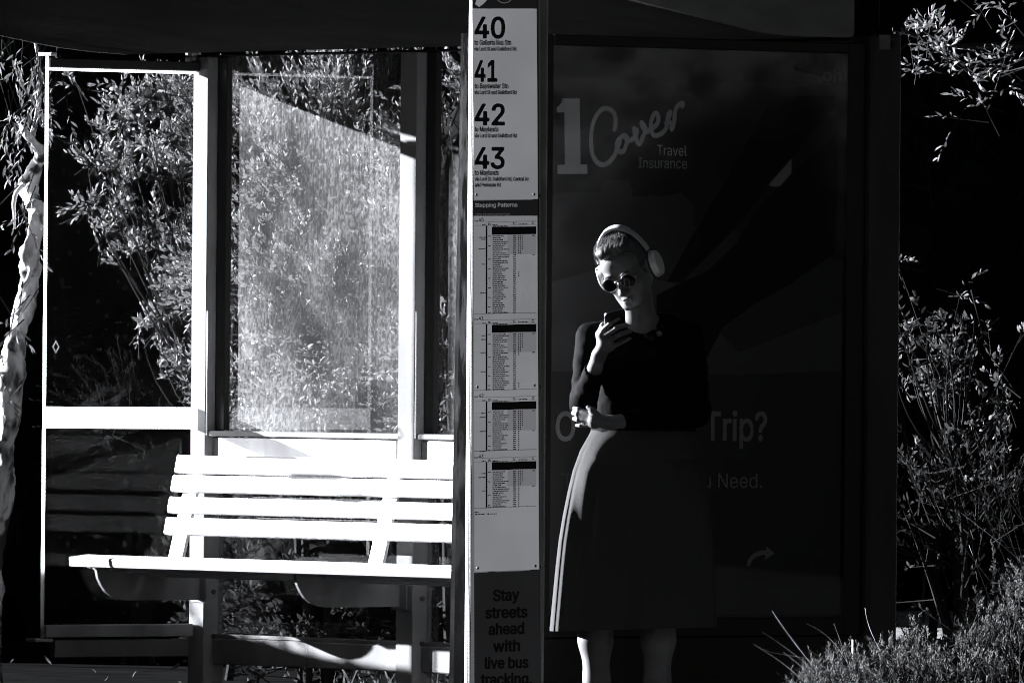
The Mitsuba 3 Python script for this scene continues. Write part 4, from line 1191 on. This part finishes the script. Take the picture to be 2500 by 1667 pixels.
# out of frame on the sun's side: what shades the low parts and the deep background
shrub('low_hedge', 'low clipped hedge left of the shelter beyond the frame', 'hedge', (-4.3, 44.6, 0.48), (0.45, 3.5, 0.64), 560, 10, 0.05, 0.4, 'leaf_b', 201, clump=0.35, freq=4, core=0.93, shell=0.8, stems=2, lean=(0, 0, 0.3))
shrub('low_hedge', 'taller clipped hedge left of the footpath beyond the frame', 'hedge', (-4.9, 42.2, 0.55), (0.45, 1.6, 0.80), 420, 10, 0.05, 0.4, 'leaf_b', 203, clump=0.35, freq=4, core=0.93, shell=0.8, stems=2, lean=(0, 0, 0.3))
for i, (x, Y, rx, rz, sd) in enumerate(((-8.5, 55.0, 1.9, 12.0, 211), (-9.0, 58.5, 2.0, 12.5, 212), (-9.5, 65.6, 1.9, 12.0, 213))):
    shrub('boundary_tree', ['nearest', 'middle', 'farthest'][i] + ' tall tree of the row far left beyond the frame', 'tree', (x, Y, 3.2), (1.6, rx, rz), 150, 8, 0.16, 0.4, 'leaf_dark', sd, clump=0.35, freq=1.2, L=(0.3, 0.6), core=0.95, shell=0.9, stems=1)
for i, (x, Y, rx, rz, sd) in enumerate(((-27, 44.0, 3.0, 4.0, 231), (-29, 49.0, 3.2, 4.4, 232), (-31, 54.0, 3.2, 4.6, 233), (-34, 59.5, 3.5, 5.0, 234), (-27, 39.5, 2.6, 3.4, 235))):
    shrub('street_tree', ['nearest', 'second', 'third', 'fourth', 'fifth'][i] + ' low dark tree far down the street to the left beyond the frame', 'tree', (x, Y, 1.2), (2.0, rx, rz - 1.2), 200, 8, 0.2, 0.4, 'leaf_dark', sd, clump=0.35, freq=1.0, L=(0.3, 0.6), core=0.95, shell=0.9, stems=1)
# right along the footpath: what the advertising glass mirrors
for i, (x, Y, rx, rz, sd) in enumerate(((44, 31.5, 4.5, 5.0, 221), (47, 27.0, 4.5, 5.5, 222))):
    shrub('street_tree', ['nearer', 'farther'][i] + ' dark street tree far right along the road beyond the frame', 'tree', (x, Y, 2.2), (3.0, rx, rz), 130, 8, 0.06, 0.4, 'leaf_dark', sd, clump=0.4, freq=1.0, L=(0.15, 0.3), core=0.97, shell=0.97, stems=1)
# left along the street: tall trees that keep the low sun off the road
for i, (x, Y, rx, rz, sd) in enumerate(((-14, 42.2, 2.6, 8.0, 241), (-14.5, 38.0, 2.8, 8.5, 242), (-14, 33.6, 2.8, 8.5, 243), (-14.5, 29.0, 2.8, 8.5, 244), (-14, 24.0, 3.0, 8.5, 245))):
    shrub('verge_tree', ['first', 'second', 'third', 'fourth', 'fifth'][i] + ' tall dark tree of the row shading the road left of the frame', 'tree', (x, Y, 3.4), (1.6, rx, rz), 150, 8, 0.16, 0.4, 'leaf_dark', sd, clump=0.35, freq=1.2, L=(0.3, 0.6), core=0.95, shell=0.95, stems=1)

# sunlit fine-leaved shrub in front, lower right
def outline_top(x):
    return np.interp(x, [1900, 1960, 2010, 2060, 2110, 2150, 2200, 2235, 2270, 2310, 2340, 2390, 2420, 2460, 2500, 2600], [1680, 1650, 1612, 1600, 1612, 1585, 1575, 1520, 1585, 1590, 1560, 1470, 1500, 1440, 1370, 1290])


fk = thing('rosemary_shrub', 'sunlit fine leaved shrub in the foreground at the lower right corner', 'shrub')
g = np.random.default_rng(301)
xs = g.uniform(1930, 2590, 3300)
top = outline_top(xs) + 26 * (meshkit.noise(np.stack([xs / 17, xs * 0, xs * 0], 1), 3) - 0.4)
ys = top + np.abs(g.normal(0, 1, len(xs))) ** 1.0 * 130
dep = 40.0 - 0.0022 * (ys - top) + g.normal(0, 0.32, len(xs)) + 0.0006 * (xs - 2200) * 0
pp = np.array([at(x, y, d) for x, y, d in zip(xs, ys, dep)])
ok2 = pp[:, 2] > 0.04
pp = pp[ok2]
lm, tw = sprays(pp, np.array([-0.12, 0, 0.9]) + g.normal(0, 0.38, pp.shape), g.uniform(0.03, 0.085, len(pp)), 10, 0.0150, 0.27, 302, 0.75, 0.2)
obj('foliage', lm, 'leaf_pale', fk)
obj('twigs', tw, 'twig', fk, kind='stuff')
for x in (2080, 2250, 2420, 2560):
    a = at(x, 1780, 40.0); a[2] = 0
    obj('stem', tube(spline([a, at(x + 15, outline_top(x) + 120, 40.0), at(x - 10, outline_top(x) + 20, 40.0)], 8), np.linspace(0.012, 0.003, 8), 6), 'twig', fk)
obj('inner_branches', blob(at(2420, 1690, 40.25), (0.30, 0.16, 0.20), 5), 'core', fk, smooth=True)


# long grass stalks
def stalks(name, label, list_, Y, base, wd):
    k = thing(name, label, 'grass')
    b = at(*base, Y); b[2] = 0
    for i, pts in enumerate(list_):
        dy = 0.05 * math.sin(i * 2.3)
        q = [at(x, y, Y + dy) for x, y in pts]
        root = b + np.array([0.03 * math.sin(i * 1.9), dy, 0])
        q = spline([root] + q[::-1], 18)
        r = np.linspace(wd, wd * 0.5, 18) * (1 + 0.35 * np.sin(np.arange(18) * 2.1 + i))
        obj('stalk', tube(q, r, 5, False), 'stalk', k)


mat('stalk', 0.55, 0.5)
stalks('grass_clump', 'clump of long pale seed stalks leaning left before the advertising panel', [
    [(1885, 1490), (1923, 1545), (1961, 1595)], [(1967, 1521), (2024, 1556), (2067, 1613)], [(2036, 1522), (2052, 1565), (2067, 1609)], [(2112, 1483), (2140, 1570), (2166, 1620)],
    [(1913, 1591), (1955, 1625), (1997, 1664)], [(1861, 1542), (1930, 1589), (2000, 1650)], [(1839, 1571), (1900, 1595), (1980, 1610), (2040, 1650)], [(1850, 1580), (1920, 1625), (1960, 1660)],
    [(1970, 1582), (2020, 1612), (2090, 1650)], [(1998, 1640), (2010, 1640), (2020, 1667)]], 39.7, (2110, 1825), 0.0016)
stalks('grass_clump', 'clump of long pale seed stalks rising at the right edge', [
    [(2370, 1138), (2408, 1163), (2448, 1205), (2500, 1280)], [(2374, 1160), (2400, 1205), (2430, 1255), (2470, 1330)], [(2447, 1145), (2460, 1200), (2476, 1290), (2497, 1370)], [(2456, 1140), (2468, 1210), (2482, 1240)],
    [(2336, 1312), (2380, 1370), (2426, 1428)], [(2345, 1250), (2410, 1300), (2485, 1365)], [(2406, 1255), (2440, 1310), (2490, 1370)], [(2477, 1165), (2484, 1210), (2500, 1300)], [(2400, 1095), (2420, 1160), (2440, 1230), (2465, 1310)],
    [(2458, 1334), (2480, 1338), (2500, 1342)], [(2366, 1330), (2392, 1400), (2420, 1470)], [(2395, 1225), (2420, 1290), (2450, 1360)]], 39.9, (2590, 1815), 0.0015)

# grass and litter on the ground behind the shelter
g = np.random.default_rng(401)
n = 11000
w = g.uniform(-1.5, 3.9, n); t = -0.6 - g.uniform(0, 1, n) ** 0.8 * 4.2
pp = C0 - U * w[:, None] + N * t[:, None]
hgt = 0.05 + 0.13 * meshkit.fbm(pp * 1.7, 3, 8) * g.uniform(0.4, 1.2, n)
d = np.array([-0.1, 0, 1.0]) + g.normal(0, 0.45, pp.shape)
w2 = g.uniform(3.9, 8.5, 90); t2 = -1.2 - g.uniform(0, 1, 90) * 5
pp = np.vstack([pp, C0 - U * w2[:, None] + N * t2[:, None]]); hgt = np.r_[hgt, g.uniform(0.015, 0.05, 90)]; d = np.vstack([d, np.array([-0.1, 0, 0.8]) + g.normal(0, 0.9, (90, 3))])
obj('ground_grass', leaves_mesh(pp, d, unit(g.normal(size=pp.shape)), hgt, 0.011, 0.7), 'grass_blade', kind='stuff', label='grass and leaf litter on the ground behind the shelter', cat='grass')
